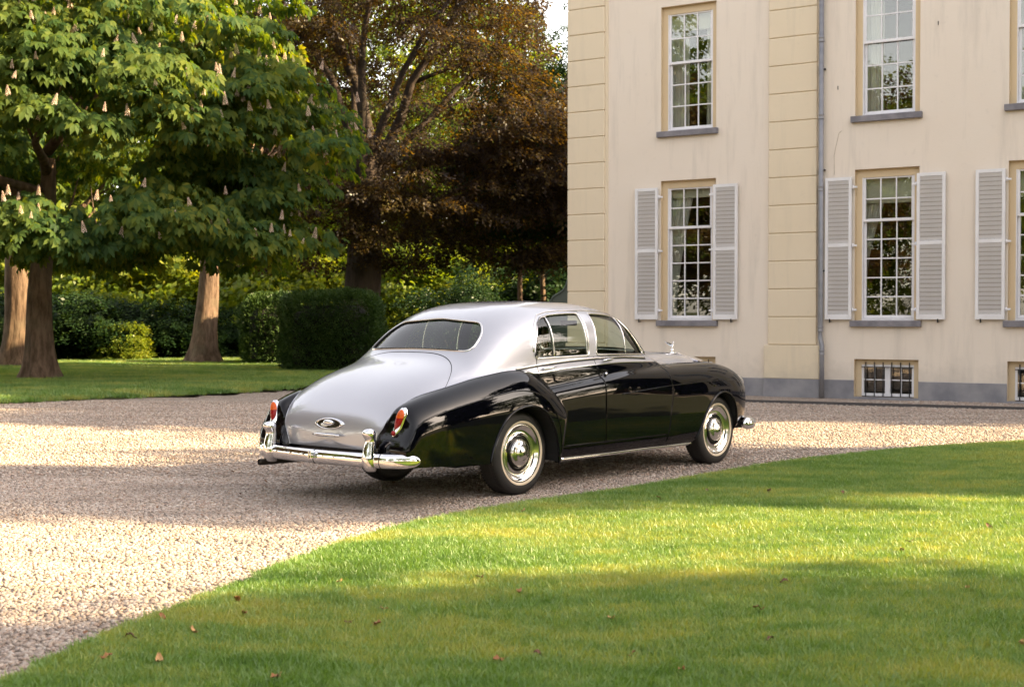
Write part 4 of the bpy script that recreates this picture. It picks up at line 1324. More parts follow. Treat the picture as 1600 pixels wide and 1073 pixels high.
def K(v):
    return (lambda q: np.full(np.shape(q), float(v)))
def comp(**kw):
    return {k: (K(v) if np.isscalar(v) else spl(v)) for k, v in kw.items()}
def smin(k, *fs):
    m = fs[0]
    for f in fs[1:]: m = np.minimum(m, f)
    s = 0
    for f in fs: s = s + np.exp(-(f - m) / k)
    return m - k * np.log(s)
def smax(k, *fs):
    return -smin(k, *[-f for f in fs])

C_CAB = comp(yc=0, a=[(-.66, .55), (-.52, .66), (-.36, .73), (-.05, .78), (.4, .80), (1.3, .80), (1.9, .775), (2.3, .74)], zm=1.0,
             zt=[(-.66, 1.00), (-.54, 1.09), (-.42, 1.19), (-.28, 1.315), (-.14, 1.425), (.0, 1.51), (.18, 1.58), (.45, 1.632), (.85, 1.652), (1.25, 1.645), (1.55, 1.613), (1.74, 1.565), (1.86, 1.49), (2.0, 1.33), (2.14, 1.17), (2.3, 1.0)],
             zb=.3, nu=[(-.6, 2.5), (-.1, 3.0), (.5, 3.6), (1.5, 3.6), (2.0, 3.2)], nl=6)
C_WAIST = comp(yc=0, a=[(-.5, .74), (0, .80), (.5, .835), (1.2, .845), (1.8, .835), (2.15, .79), (2.5, .70), (3.0, .60)], zm=.8,
               zt=[(-.6, .80), (-.2, .95), (.1, 1.08), (.35, 1.125), (.6, 1.135), (1.2, 1.155), (1.9, 1.15), (2.2, 1.12), (2.45, 1.02), (2.7, .9), (3.0, .8)], zb=.3, nu=7, nl=6)
C_BOOT = comp(yc=0, a=[(-1.45, .54), (-1.36, .645), (-1.2, .735), (-1.05, .775), (-.85, .806), (-.5, .82), (.1, .80)], zm=[(-1.4, .50), (-1.2, .60), (-.9, .70), (-.4, .8)],
              zt=[(-1.46, .50), (-1.41, .62), (-1.345, .73), (-1.25, .825), (-1.12, .92), (-.98, .995), (-.8, 1.065), (-.6, 1.12), (-.4, 1.16), (-.2, 1.185), (.1, 1.2)], zb=[(-1.4, .36), (-.9, .3)], nu=[(-1.4, 2.9), (-1.1, 3.2), (-.7, 3.1), (-.3, 2.9)], nl=5)
C_RF = comp(inner=[(-1.5, 1.0), (-1.1, .9), (-.6, 0), (.6, 0)], yc=[(-1.4, .69), (-.9, .715), (0, .725), (.6, .72)], a=[(-1.45, .17), (-1.36, .195), (-1.2, .215), (-.9, .232), (-.4, .238), (.1, .235), (.35, .228), (.5, .218), (.6, .214)], zm=[(-1.4, .52), (-1.0, .62), (0, .68), (.4, .62), (.6, .55)],
             zt=[(-1.48, .56), (-1.41, .68), (-1.33, .765), (-1.2, .826), (-1.0, .888), (-.7, .956), (-.37, 1.018), (0, 1.062), (.12, 1.058), (.23, 1.025), (.34, .965), (.44, .89), (.52, .80), (.58, .70), (.64, .58)],
             zb=.12, nu=[(-1.3, 2.2), (-.6, 2.3), (.2, 2.5), (.6, 3)], nl=7)
C_LOW = comp(yc=[(.2, .60), (1.6, .60), (2.4, .63), (3.0, .66), (3.9, .64)], a=[(.0, .30), (.5, .318), (1.2, .325), (2.2, .312), (2.7, .29), (3.2, .27), (3.55, .25), (3.75, .20), (3.9, .15)], zm=[(.2, .60), (2.0, .66), (3.2, .72), (3.8, .68)],
             zt=[(0.0, .84), (.5, .895), (1.1, .955), (1.6, 1.005), (2.1, 1.03), (2.7, 1.045), (3.15, 1.045), (3.4, 1.02), (3.6, .975), (3.75, .915), (3.85, .83), (3.92, .74)],
             zb=[(.2, .22), (3.2, .25), (3.6, .32), (3.9, .42)], nu=[(.3, 8.0), (1.4, 7), (2.1, 4.2), (2.8, 2.8), (3.8, 2.3)], nl=[(.3, 4.5), (2.4, 5), (3.8, 3)])
C_HULL = comp(yc=0, a=[(-1.3, .6), (-.6, .80), (0, .86), (.4, .88), (2.4, .86), (3.3, .80), (3.7, .70)], zm=.5, zt=[(-1.3, .6), (-.5, .85), (2.2, .85), (3.0, .86), (3.6, .80), (3.75, .7)], zb=.2, nu=5, nl=6)
C_BON = comp(yc=0, a=[(1.6, .74), (2.1, .69), (2.6, .58), (3.2, .46), (3.72, .345)], zm=[(2.0, .85), (3.7, .80)], zt=[(1.7, 1.13), (2.1, 1.145), (2.6, 1.152), (3.0, 1.148), (3.4, 1.13), (3.72, 1.108)], zb=.4, nu=[(2.0, 2.7), (3.7, 2.3)], nl=4)

XF_T = np.linspace(0, 2, 800)
XF_V = np.interp(XF_T, [0, .31, .42, .54, .64, .72, .80, .86, 1.0, 2], [.50, .51, .535, .56, .578, .585, .57, .55, .50, .4])
XF_V = np.convolve(np.pad(XF_V, 20, mode='edge'), np.ones(41) / 41, mode='valid')
def XF(z): return np.interp(z, XF_T, XF_V)
def xend_tail(y, z):
    return -1.365 - 0.05 * (1 - np.clip(np.abs(y) / .95, 0, 1) ** 2) + 0.55 * np.clip(z - .62, 0, 1) ** 2 + 0.25 * np.clip(.5 - z, 0, 1) ** 1.5
def f_parts(x, y, z):
    y = np.abs(y)
    cab = smax(.03, smax(.09, tubef(x, y, z, C_CAB), -.56 - x), x - 2.30)
    wai = smax(.03, tubef(x, y, z, C_WAIST), -.6 - x, x - 3.0)
    boo = smax(.05, tubef(x, y, z, C_BOOT), (xend_tail(y, z) + .055) - x, x - .1)
    low = smax(.05, tubef(x, y, z, C_LOW), -.05 - x, x - 3.90)
    hul = smax(.04, tubef(x, y, z, C_HULL), -1.30 - x, x - 3.72)
    bon = smax(.025, tubef(x, y, z, C_BON), 1.6 - x, x - 3.70)
    sz_ = np.clip((z - .46) / .22, 0, 1)
    rf = smax(.022, tubef(x, y, z, C_RF), xend_tail(y, z) + .075 * sz_ * sz_ * (3 - 2 * sz_) - x, x - XF(z))
    sil = smin(.05, cab, boo)
    sil = smin(.022, sil, wai)
    oth = smin(.012, sil, bon)
    blk = smin(.02, low, hul)
    oth = smin(.014, oth, blk)
    return oth, rf, sil, bon, blk
def f_car(x, y, z):
    p = f_parts(x, y, z)
    return smin(.006, p[0], p[1])
def grad(P, e=0.004):
    x, y, z = P[:, 0], P[:, 1], P[:, 2]
    return np.stack([(f_car(x + e, y, z) - f_car(x - e, y, z)), (f_car(x, y + e, z) - f_car(x, y - e, z)), (f_car(x, y, z + e) - f_car(x, y, z - e))], 1) / (2 * e)
def project(P, it=4):
    P = P.copy()
    for _ in range(it):
        g = grad(P); f = f_car(P[:, 0], P[:, 1], P[:, 2])
        s = f / np.maximum((g * g).sum(1), 0.15)
        s = np.clip(s, -.02, .02)
        P -= s[:, None] * g
    return P

def surface_nets(h=0.0155):
    xs = np.arange(-1.56, 4.02, h); ys = np.arange(-2.5 * h, 1.06, h); zs = np.arange(0.14, 1.72, h)
    A = np.empty((len(xs), len(ys), len(zs)), np.float32)
    Yg, Zg = np.meshgrid(ys, zs, indexing='ij')
    for i0 in range(0, len(xs), 48):
        xx = xs[i0:i0 + 48]
        X3 = np.broadcast_to(xx[:, None, None], (len(xx),) + Yg.shape)
        A[i0:i0 + 48] = f_car(X3, np.broadcast_to(Yg, X3.shape), np.broadcast_to(Zg, X3.shape))
    S = A < 0
    nx, ny, nz = A.shape
    cnt = np.zeros((nx - 1, ny - 1, nz - 1), np.int16)
    for dx in (0, 1):
        for dy in (0, 1):
            for dz in (0, 1):
                cnt += S[dx:nx - 1 + dx, dy:ny - 1 + dy, dz:nz - 1 + dz]
    act = (cnt > 0) & (cnt < 8)
    idx = -np.ones(act.shape, np.int32)
    ci = np.argwhere(act)
    idx[act] = np.arange(len(ci))
    acc = np.zeros((len(ci), 3)); num = np.zeros(len(ci))
    corners = [(a, b, c) for a in (0, 1) for b in (0, 1) for c in (0, 1)]
    for p in corners:
        for q in corners:
            if sum(abs(p[k] - q[k]) for k in range(3)) == 1 and p < q:
                fa = A[ci[:, 0] + p[0], ci[:, 1] + p[1], ci[:, 2] + p[2]]; fb = A[ci[:, 0] + q[0], ci[:, 1] + q[1], ci[:, 2] + q[2]]
                c = (fa < 0) != (fb < 0)
                t = np.where(c, fa / np.where(c, fa - fb, 1), 0)
                pos = np.array(p) + t[:, None] * (np.array(q) - np.array(p))
                acc += np.where(c[:, None], pos, 0); num += c
    V = np.array([xs[0], ys[0], zs[0]]) + h * (ci + acc / num[:, None])
    quads = []
    for ax in range(3):
        sl0 = [slice(None)] * 3; sl1 = [slice(None)] * 3
        sl0[ax] = slice(0, -1); sl1[ax] = slice(1, None)
        ch = S[tuple(sl0)] != S[tuple(sl1)]
        e = np.argwhere(ch)
        o1, o2 = [k for k in range(3) if k != ax]
        ok = (e[:, o1] > 0) & (e[:, o2] > 0) & (e[:, o1] < A.shape[o1] - 1) & (e[:, o2] < A.shape[o2] - 1)
        e = e[ok]
        def cell(d1, d2):
            k = e.copy(); k[:, o1] -= d1; k[:, o2] -= d2
            return idx[k[:, 0], k[:, 1], k[:, 2]]
        q = np.stack([cell(1, 1), cell(0, 1), cell(0, 0), cell(1, 0)], 1)
        flip = S[e[:, 0], e[:, 1], e[:, 2]]
        if ax == 1: flip = ~flip
        q[~flip] = q[~flip][:, ::-1]
        quads.append(q)
    Q = np.concatenate(quads)
    V = project(V)
    d1 = ((V[Q[:, 0]] - V[Q[:, 2]]) ** 2).sum(1); d2 = ((V[Q[:, 1]] - V[Q[:, 3]]) ** 2).sum(1)
    T = np.where((d1 < d2)[:, None, None], np.stack([Q[:, [0, 1, 2]], Q[:, [0, 2, 3]]], 1), np.stack([Q[:, [0, 1, 3]], Q[:, [1, 2, 3]]], 1)).reshape(-1, 3)
    return V, T

def clip(V, T, g):
    """keep the part of the triangle mesh where g > 0; g per vertex"""
    s = g > 0
    k = s[T].sum(1)
    out = [T[k == 3]]
    newV = [V]; nbase = len(V)
    cache_pairs = []
    def cut(a, b):
        t = g[a] / (g[a] - g[b])
        return V[a] + t[:, None] * (V[b] - V[a])
    for want in (1, 2):
        X = T[k == want]
        if not len(X): continue
        sx = s[X]
        piv = np.argmax(sx, 1) if want == 1 else np.argmin(sx, 1)
        r = np.arange(len(X))
        a, b, c = X[r, piv], X[r, (piv + 1) % 3], X[r, (piv + 2) % 3]
        pab = cut(a, b); pac = cut(a, c)
        i1 = nbase + np.arange(len(X)); i2 = i1 + len(X); nbase += 2 * len(X)
        newV += [pab, pac]
        if want == 1:
            out.append(np.stack([a, i1, i2], 1))
        else:
            out.append(np.stack([i1, b, c], 1)); out.append(np.stack([i1, c, i2], 1))
    V2 = np.concatenate(newV); T2 = np.concatenate(out)
    # weld the cut points of neighbours and drop unused ones
    used = np.unique(T2)
    key = np.round(V2[used] / 2e-5).astype(np.int64)
    _, first, inv = np.unique(key, axis=0, return_index=True, return_inverse=True)
    inv = inv.ravel()
    remap = np.zeros(len(V2), np.int64); remap[used] = inv
    T3 = remap[T2]
    ok = (T3[:, 0] != T3[:, 1]) & (T3[:, 1] != T3[:, 2]) & (T3[:, 0] != T3[:, 2])
    return V2[used][first], T3[ok].astype(np.int32)

def sdpoly(px, pz, poly):
    P = np.array(poly, float); n = len(P)
    d = np.full(np.shape(px), 1e9); ins = np.zeros(np.shape(px), bool)
    for i in range(n):
        a, b = P[i], P[(i + 1) % n]
        ex, ez = b - a
        wx, wz = px - a[0], pz - a[1]
        t = np.clip((wx * ex + wz * ez) / (ex * ex + ez * ez), 0, 1)
        d = np.minimum(d, (wx - t * ex) ** 2 + (wz - t * ez) ** 2)
        c = ((a[1] > pz) != (b[1] > pz))
        xi = a[0] + (pz - a[1]) / np.where(b[1] != a[1], b[1] - a[1], 1) * (b[0] - a[0])
        ins ^= c & (px < xi)
    return np.where(ins, -1, 1) * np.sqrt(d)
def rounded(poly, r):
    """polygon with its corners rounded by r"""
    P = [np.array(p, float) for p in poly]; out = []
    n = len(P)
    for i in range(n):
        a, b, c = P[i - 1], P[i], P[(i + 1) % n]
        u = (a - b); v = (c - b); lu, lv = np.linalg.norm(u), np.linalg.norm(v)
        d = min(r, lu * .45, lv * .45)
        p0, p2 = b + u / lu * d, b + v / lv * d
        for t in np.linspace(0, 1, 6):
            out.append((1 - t) ** 2 * p0 + 2 * t * (1 - t) * b + t * t * p2)
    return np.array(out)

SV, ST = surface_nets()
SV, ST = clip(SV, ST, SV[:, 1])            # right half, lateral >= 0

BELT = spl([(-.2, 1.045), (.12, 1.035), (.25, 1.018), (.69, 1.05), (1.09, 1.068), (1.54, 1.082), (1.91, 1.078), (2.2, 1.07), (2.6, 1.05)], .03)
W_REAR = rounded([(.285, 1.143), (.295, 1.25), (.395, 1.445), (.47, 1.492), (.60, 1.517), (.80, 1.53), (1.065, 1.536), (1.055, 1.155)], .035)
W_FRONT = rounded([(1.165, 1.16), (1.20, 1.533), (1.44, 1.525), (1.66, 1.505), (1.745, 1.468), (1.955, 1.148)], .02)
BACKL = rounded([(-.60, 1.213), (-.57, 1.36), (-.47, 1.455), (0, 1.49), (.47, 1.455), (.57, 1.36), (.60, 1.213), (.3, 1.225), (0, 1.23), (-.3, 1.225)], .06)
SCREEN = rounded([(-.60, 1.17), (-.53, 1.47), (-.3, 1.52), (0, 1.535), (.3, 1.52), (.53, 1.47), (.60, 1.17), (0, 1.19)], .05)
ARCH_R = [(-.47, .30), (-.475, .325), (-.415, .49), (-.315, .63), (-.20, .71), (-.05, .752), (.10, .748), (.23, .70), (.335, .60), (.405, .475), (.435, .33), (.438, .26)]
ARCH_F = [(2.665, .24), (2.70, .33), (2.80, .51), (2.92, .645), (3.05, .72), (3.18, .745), (3.31, .715), (3.41, .64), (3.475, .52), (3.51, .36), (3.51, .26)]
def smooth_line(pts, n=6):
    P = np.array(pts, float); out = []
    Q = np.vstack([2 * P[0] - P[1], P, 2 * P[-1] - P[-2]])
    for i in range(1, len(Q) - 2):
        for t in np.linspace(0, 1, n, endpoint=False):
            a, b, c, d = Q[i - 1], Q[i], Q[i + 1], Q[i + 2]
            out.append(.5 * (2 * b + (c - a) * t + (2 * a - 5 * b + 4 * c - d) * t ** 2 + (3 * b - a - 3 * c + d) * t ** 3))
    out.append(P[-1])
    return np.array(out)
ARCH_R = smooth_line(ARCH_R); ARCH_F = smooth_line(ARCH_F)

def seam_lid(P):
    x, y = P[:, 0], np.abs(P[:, 1])
    return x + .42 + .24 * (y / .68) ** 4.5          # <0 : lid
def bgap(z): return 1.15 - .035 * np.clip((z - .95) / .15, 0, 1)
def fgap(z): return 2.185 + .05 * np.exp(-((z - .78) / .2) ** 2) - .03 * np.clip((.5 - z) / .2, 0, 1)

G = 0.0045
def pick(*fns):
    V, T = SV, ST
    for fn in fns:
        if len(T) == 0: break
        V, T = clip(V, T, fn(V))
    return V, T
def comps(V): return f_parts(V[:, 0], V[:, 1], V[:, 2])
g_rf = lambda V: (lambda c: c[0] - c[1])(comps(V))                     # >0 in the rear wing
g_not_rf = lambda V: -g_rf(V)
def g_bon(V):
    c = comps(V)
    return np.minimum(np.minimum(c[4] - c[3], V[:, 0] - 2.10), 3)
g_above = lambda V: V[:, 2] - BELT(V[:, 0])
g_below = lambda V: -g_above(V)
CUT_R = np.vstack([[ARCH_R[0][0], 0], ARCH_R, [ARCH_R[-1][0], 0]]); CUT_F = np.vstack([[ARCH_F[0][0], 0], ARCH_F, [ARCH_F[-1][0], 0]])
g_arch = lambda V: np.minimum(np.where(V[:, 1] > .45, sdpoly(V[:, 0], V[:, 2], CUT_R), 1), np.where(V[:, 1] > .40, sdpoly(V[:, 0], V[:, 2], CUT_F), 1))
g_win = lambda V: np.minimum(sdpoly(V[:, 0], V[:, 2], W_REAR), sdpoly(V[:, 0], V[:, 2], W_FRONT)) + np.where(V[:, 1] < .4, 5, 0)
g_bl = lambda V: sdpoly(V[:, 1], V[:, 2], BACKL) + np.where(V[:, 0] > .2, 5, 0)
g_ws = lambda V: sdpoly(V[:, 1], V[:, 2], SCREEN) + np.where(V[:, 0] < 1.5, 5, 0)
def floor_z(V): return V[:, 2] - np.interp(V[:, 0], [-1.6, -1.3, -.5, .40, .45, 2.6, 2.7, 3.4, 3.9], [.355, .345, .315, .315, .235, .235, .26, .30, .36])
def g_silver_zone(V):
    """upper body: silver; everything over the belt line and behind the bonnet, not rear wing"""
    return np.maximum(np.minimum(g_above(V), 2.20 - V[:, 0]), np.minimum(.16 - V[:, 0], np.minimum(1.0, (lambda c: c[4] - c[2])(comps(V)))))

def emit(name, V, T, mats, parent, side=0, off=0.0, midx=None, mirror_join=False, loc=None):
    """side +1: right half as is (lateral -> -Y), -1: mirrored to the left, 0: both joined"""
    V = project(V, 2)
    nrm = grad(V); nrm /= np.linalg.norm(nrm, axis=1)[:, None] + 1e-9
    if off: V = V + off * nrm
    def half(s):
        W = V * np.array([1, -s, 1]); n = nrm * np.array([1, -s, 1])
        # orientation so that the face normal agrees with nrm
        a = np.cross(W[T[:, 1]] - W[T[:, 0]], W[T[:, 2]] - W[T[:, 0]])
        fl = (a * (n[T[:, 0]] + n[T[:, 1]] + n[T[:, 2]])).sum(1) < 0
        TT = T.copy(); TT[fl] = TT[fl][:, ::-1]
        return W, n, TT
    if side: W, n, TT = half(side)
    else:
        W1, n1, T1 = half(1); W2, n2, T2 = half(-1)
        W = np.concatenate([W1, W2]); n = np.concatenate([n1, n2]); TT = np.concatenate([T1, T2 + len(W1)])
        if midx is not None: midx = np.concatenate([midx, midx])
    return obj(name, np_mesh(name, W, TT, mats, normals=n, midx=midx), parent)

def join_vt(*vt):
    b = 0; Vs = []; Ts = []; mi = []
    for i, (V, T) in enumerate(vt):
        Vs.append(V); Ts.append(T + b); b += len(V); mi.append(np.full(len(T), i))
    return np.concatenate(Vs), np.concatenate(Ts), np.concatenate(mi)

gab = lambda fn, s=1: (lambda V: s * fn(V) - G)
lat_ = lambda V: V[:, 1]
# --- panels
V, T = pick(floor_z, g_arch, lambda V: g_rf(V) - .0005)
for s in (1, -1): emit('rear_wing', V, T, M_BLACK, car, s)
V, T = pick(g_not_rf, gab(seam_lid, -1), lambda V: V[:, 2] - .455, lambda V: (lambda c: c[4] - c[2])(comps(V)) + .3 * 0, )
boot_lid = emit('boot_lid', V, T, M_SILVER, car, 0)
V, T = pick(g_not_rf, g_silver_zone, gab(seam_lid, 1), g_win, g_bl, g_ws, lambda V: -g_bon(V))
# doors take the belt band out of the roof panel
door_band = lambda V: np.maximum(np.maximum(V[:, 2] - 1.143, .30 - V[:, 0]), np.maximum(V[:, 0] - fgap(V[:, 2]), -1)) 
Vr, Tr = clip(V, T, door_band(V) - G)
emit('roof', Vr, Tr, M_SILVER, car, 0)
band = clip(V, T, -door_band(V) - G * .3)
fr_door = lambda V: np.minimum(V[:, 0] - bgap(V[:, 2]), fgap(V[:, 2]) - V[:, 0]) - G
rr_door = lambda V: np.minimum(bgap(V[:, 2]) - V[:, 0], V[:, 0] - .30) - G
low_black = pick(floor_z, g_not_rf, g_arch, lambda V: -g_silver_zone(V), lambda V: -g_bon(V) - G, lambda V: V[:, 0] + .9)
dz = lambda V: V[:, 2] - .374 - G
DOORS = {}
for nm, fn in (('front', fr_door), ('rear', rr_door)):
    b = clip(*low_black, np.minimum(fn(low_black[0]), dz(low_black[0])))
    t = clip(*band, fn(band[0]))
    V, T, mi = join_vt(b, t)
    for s in (1, -1):
        DOORS[nm, s] = emit(nm + '_door', V, T, [M_BLACK, M_SILVER], car, s, midx=mi)
wing = clip(*low_black, low_black[0][:, 0] - fgap(low_black[0][:, 2]) - G)
for s in (1, -1): emit('front_wing', *wing, M_BLACK, car, s)
sill = clip(*low_black, np.minimum(np.minimum(.374 - low_black[0][:, 2] - G, fgap(low_black[0][:, 2]) - low_black[0][:, 0]), low_black[0][:, 0] - .38))
for s in (1, -1): emit('sill', *sill, M_BLACK, car, s)
tailp = clip(*low_black, np.minimum(.0 - low_black[0][:, 0], 1.0))
Vp, Tp = pick(floor_z, g_not_rf, lambda V: -.42 - V[:, 0], lambda V: .455 - V[:, 2] - G)
emit('rear_valance', Vp, Tp, M_BLACK, car, 0)
V, T = pick(g_bon, lambda V: V[:, 0] - 2.10 - G, floor_z, lambda V: V[:, 2] - .80)
emit('bonnet', V, T, M_SILVER, car, 0)
# --- the structure behind the panel gaps
V, T = pick(floor_z, g_arch, g_win, g_bl, g_ws)
emit('inner_shell', V, T, M_DARK, car, 0, off=-.016)
# --- glass
def pane(name, reg, g, mat, side, off=-.010):
    V, T = pick(lambda V: -g(V) + .004, *reg)
    return emit(name, V, T, mat, car, side, off=off)
for s in (1, -1):
    pane('quarter_window', [lambda V: .550 - V[:, 0]], g_win, M_GLASS, s)
    pane('rear_door_window', [lambda V: V[:, 0] - .556, lambda V: 1.11 - V[:, 0]], g_win, M_GLASS, s)
    pane('front_door_window', [lambda V: V[:, 0] - 1.11, lambda V: 1.636 - V[:, 0]], g_win, M_GLASS, s)
    pane('vent_window', [lambda V: V[:, 0] - 1.648], g_win, M_GLASS, s)
pane('rear_window', [], g_bl, M_GLASS_R, 0)
pane('windscreen', [], g_ws, M_GLASS, 0)

# --- projecting curves on the body
def hit_lat(x, z):
    """outermost lateral position of the body at (x, z)"""
    x = np.asarray(x, float); z = np.asarray(z, float)
    ys = np.linspace(1.05, .05, 240)
    F = f_car(x[:, None] + 0 * ys, ys + 0 * x[:, None], z[:, None] + 0 * ys)
    k = np.argmax(F < 0, 1); k = np.maximum(k, 1)
    r = np.arange(len(x)); a, b = F[r, k - 1], F[r, k]
    t = a / np.where(a - b == 0, 1, a - b)
    return ys[k - 1] + t * (ys[k] - ys[k - 1])
def hit_x(y, z, front=False):
    y = np.asarray(y, float); z = np.asarray(z, float)
    xs = np.linspace(-1.56, .4, 500) if not front else np.linspace(4.0, 1.3, 600)
    F = f_car(xs + 0 * y[:, None], y[:, None] + 0 * xs, z[:, None] + 0 * xs)
    k = np.maximum(np.argmax(F < 0, 1), 1)
    r = np.arange(len(y)); a, b = F[r, k - 1], F[r, k]
    t = a / np.where(a - b == 0, 1, a - b)
    return xs[k - 1] + t * (xs[k] - xs[k - 1])
def hit_z(x, y):
    x = np.asarray(x, float); y = np.asarray(y, float)
    zs = np.linspace(1.75, .3, 400)
    F = f_car(x[:, None] + 0 * zs, y[:, None] + 0 * zs, zs + 0 * x[:, None])
    k = np.maximum(np.argmax(F < 0, 1), 1)
    r = np.arange(len(x)); a, b = F[r, k - 1], F[r, k]
    t = a / np.where(a - b == 0, 1, a - b)
    return zs[k - 1] + t * (zs[k] - zs[k - 1])
def resample(P, n, closed=False):
    P = np.array(P, float)
    if closed: P = np.vstack([P, P[:1]])
    d = np.concatenate([[0], np.cumsum(np.linalg.norm(np.diff(P, axis=0), axis=1))])
    t = np.linspace(0, d[-1], n)
    return np.stack([np.interp(t, d, P[:, i]) for i in range(P.shape[1])], 1)
def side_pts(xz, n=40, closed=False, off=0.0):
    Q = resample(xz, n, closed)
    return np.stack([Q[:, 0], hit_lat(Q[:, 0], Q[:, 1]) + off, Q[:, 1]], 1)
def flip(P, s):
    return P * np.array([1, -s, 1])
def strip(name, xz, r, mat, n=40, closed=False, off=0.0, parent=None, sides=(1, -1), sy=1.0):
    P = side_pts(xz, n, closed, off)
    for s in sides:
        MB().tube(flip(P, s), r, 8, cap=not closed, sy=sy).build(name, mat, parent if parent is not None else car)

strip('window_frame', W_REAR, .009, M_CHROME_B, 90, True, .000)
strip('window_frame', W_FRONT, .009, M_CHROME_B, 90, True, .000)
strip('window_divider', [(.553, 1.15), (.553, 1.505)], .008, M_CHROME_B, 14, off=-.004)
strip('window_divider', [(1.642, 1.165), (1.652, 1.505)], .007, M_CHROME_B, 14, off=-.004)
strip('window_divider', [(1.035, 1.155), (1.042, 1.53)], .008, M_CHROME_B, 14, off=-.006)
strip('drip_rail', [(.27, 1.20), (.285, 1.30), (.36, 1.44), (.46, 1.517), (.60, 1.543), (.80, 1.556), (1.2, 1.56), (1.46, 1.55), (1.68, 1.53), (1.775, 1.485), (2.0, 1.145)], .008, M_CHROME_B, 60, off=-.001)
strip('window_seal', [(.285, 1.16), (.30, 1.25), (.395, 1.445), (.47, 1.497), (.60, 1.522), (.80, 1.536), (1.065, 1.541)], .005, M_RUBBER, 50, off=.006)
belt_hi = [(.02, 1.062), (.153, 1.073), (.35, 1.091), (.745, 1.116), (1.144, 1.130), (1.601, 1.132), (1.97, 1.115)]
strip('belt_moulding', belt_hi, .008, M_CHROME_B, 60, off=0.0)
strip('belt_shadow_strip', [(x, z - .013) for x, z in belt_hi], .006, M_RUBBER, 60, off=-.001)  # dark strip standing for the shadow under the belt moulding
xs = np.linspace(.10, 2.15, 60)
strip('belt_moulding', np.stack([xs, BELT(xs)], 1), .006, M_CHROME, 60)
strip('sill_strip', [(.52, .262), (1.2, .257), (1.75, .257), (2.66, .252)], .018, M_CHROME, 40, off=.003)
strip('swage_line', [(1.40, .795), (1.86, .823), (2.18, .842), (2.78, .862), (3.2, .862), (3.6, .83)], .0055, M_BLACK, 60, off=-.001)
strip('swage_line', [(-1.34, .47), (-1.325, .55), (-1.28, .63), (-1.20, .695), (-1.08, .735), (-.9, .773), (-.65, .818), (-.4, .857), (-.166, .886), (-.03, .886), (.10, .868), (.20, .835), (.30, .775), (.39, .68), (.455, .56), (.48, .43), (.485, .33)], .0065, M_BLACK, 90, off=-.001)
strip('wheel_arch_lip', [p for p in ARCH_R if p[1] > .30], .011, M_BLACK, 60, off=.001)
strip('wheel_arch_lip', [p for p in ARCH_F if p[1] > .28], .011, M_BLACK, 60, off=.001)
# wheel housings
for s in (1, -1):
    for A_, nm in ((ARCH_R, 0), (ARCH_F, 1)):
        Q = resample(A_, 26); lat = np.minimum(hit_lat(Q[:, 0], Q[:, 1]), .95)
        Vv = [(q[0], -s * (l - .012), q[1]) for q, l in zip(Q, lat)] + [(q[0], -s * .52, q[1]) for q in Q]
        n = len(Q)
        Ff = [(i, i + 1, n + i + 1, n + i) for i in range(n - 1)] + [tuple(range(n, 2 * n))]
        MB().add(Vv, Ff).build('wheel_housing', M_DARK, car)
MB().box(-.40, 3.6, -.50, .50, .24, .30).box(.50, 2.62, -.70, .70, .245, .33).box(-1.22, -.40, -.60, .60, .375, .42).build('underbody', M_DARK, car)

# --- rear window surround
Q = resample(BACKL, 120, True)
P = np.stack([hit_x(Q[:, 0], Q[:, 1]), Q[:, 0], Q[:, 1]], 1)
MB().tube(P, .010, 8, cap=False).build('rear_window_seal', M_CHROME_B, car)
P2 = P.copy()
MB().tube(P2 + np.array([-.002, 0, 0]) * 1.0 + (np.array([0, 0, 1.34]) - P2) * np.array([0, .012, .03]), .008, 8, cap=False).build('rear_window_seal', M_RUBBER, car)
Q = resample(SCREEN, 90, True)
P = np.stack([hit_x(Q[:, 0], Q[:, 1], True), Q[:, 0], Q[:, 1]], 1)
MB().tube(P, .011, 8, cap=False).build('windscreen_surround', M_CHROME_B, car)
for s in (1, -1):   # quarter light chrome inside the windscreen post
    strip('windscreen_post', [(1.79, 1.462), (1.90, 1.31), (2.0, 1.16)], .013, M_DARK, 16, off=.001, sides=(s,))

# rolled panel edges along the door gaps
for dx in (-.008, .008):
    zz = np.linspace(.385, 1.05, 30)
    strip('panel_edge', np.stack([bgap(zz) + dx, zz], 1), .0035, M_BLACK, 40, off=-.0012)
    zz = np.linspace(.30, 1.02, 30)
    strip('panel_edge', np.stack([fgap(zz) + dx, zz], 1), .0035, M_BLACK, 40, off=-.0012)
strip('panel_edge', [(.56, .381), (1.14, .381)], .0035, M_BLACK, 20, off=-.001)
strip('panel_edge', [(1.16, .381), (2.14, .381)], .0035, M_BLACK, 20, off=-.001)
# --- door furniture
for s in (1, -1):
    for nm, x0 in (('front', 1.215), ('rear', .345)):
        d = DOORS[nm, s]
        z0 = float(BELT(x0)) + .033
        P = side_pts([(x0, z0), (x0 + .17, z0 + .012)], 9)
        b = MB()
        b.tube(flip(P + np.array([0, .026, 0]), s), [.006, .009, .010, .010, .010, .010, .010, .009, .006], 8)
        for k in (1, 7): b.tube(flip(np.array([P[k], P[k] + np.array([0, .026, 0])]), s), .008, 8)
        b.build('door_handle', M_CHROME, d)
        if nm == 'front':
            q = side_pts([(1.235, .985), (1.24, .985)], 2)[0]
            MB().lathe([(.001, .022), (.014, .018), (.017, .008), (.010, 0), (.010, -.02)], 14, 'y', (0, 0, 0)).build('door_button', M_CHROME, d, (q[0], -s * (q[1]), q[2]), (0, 0, math.pi if s > 0 else 0))
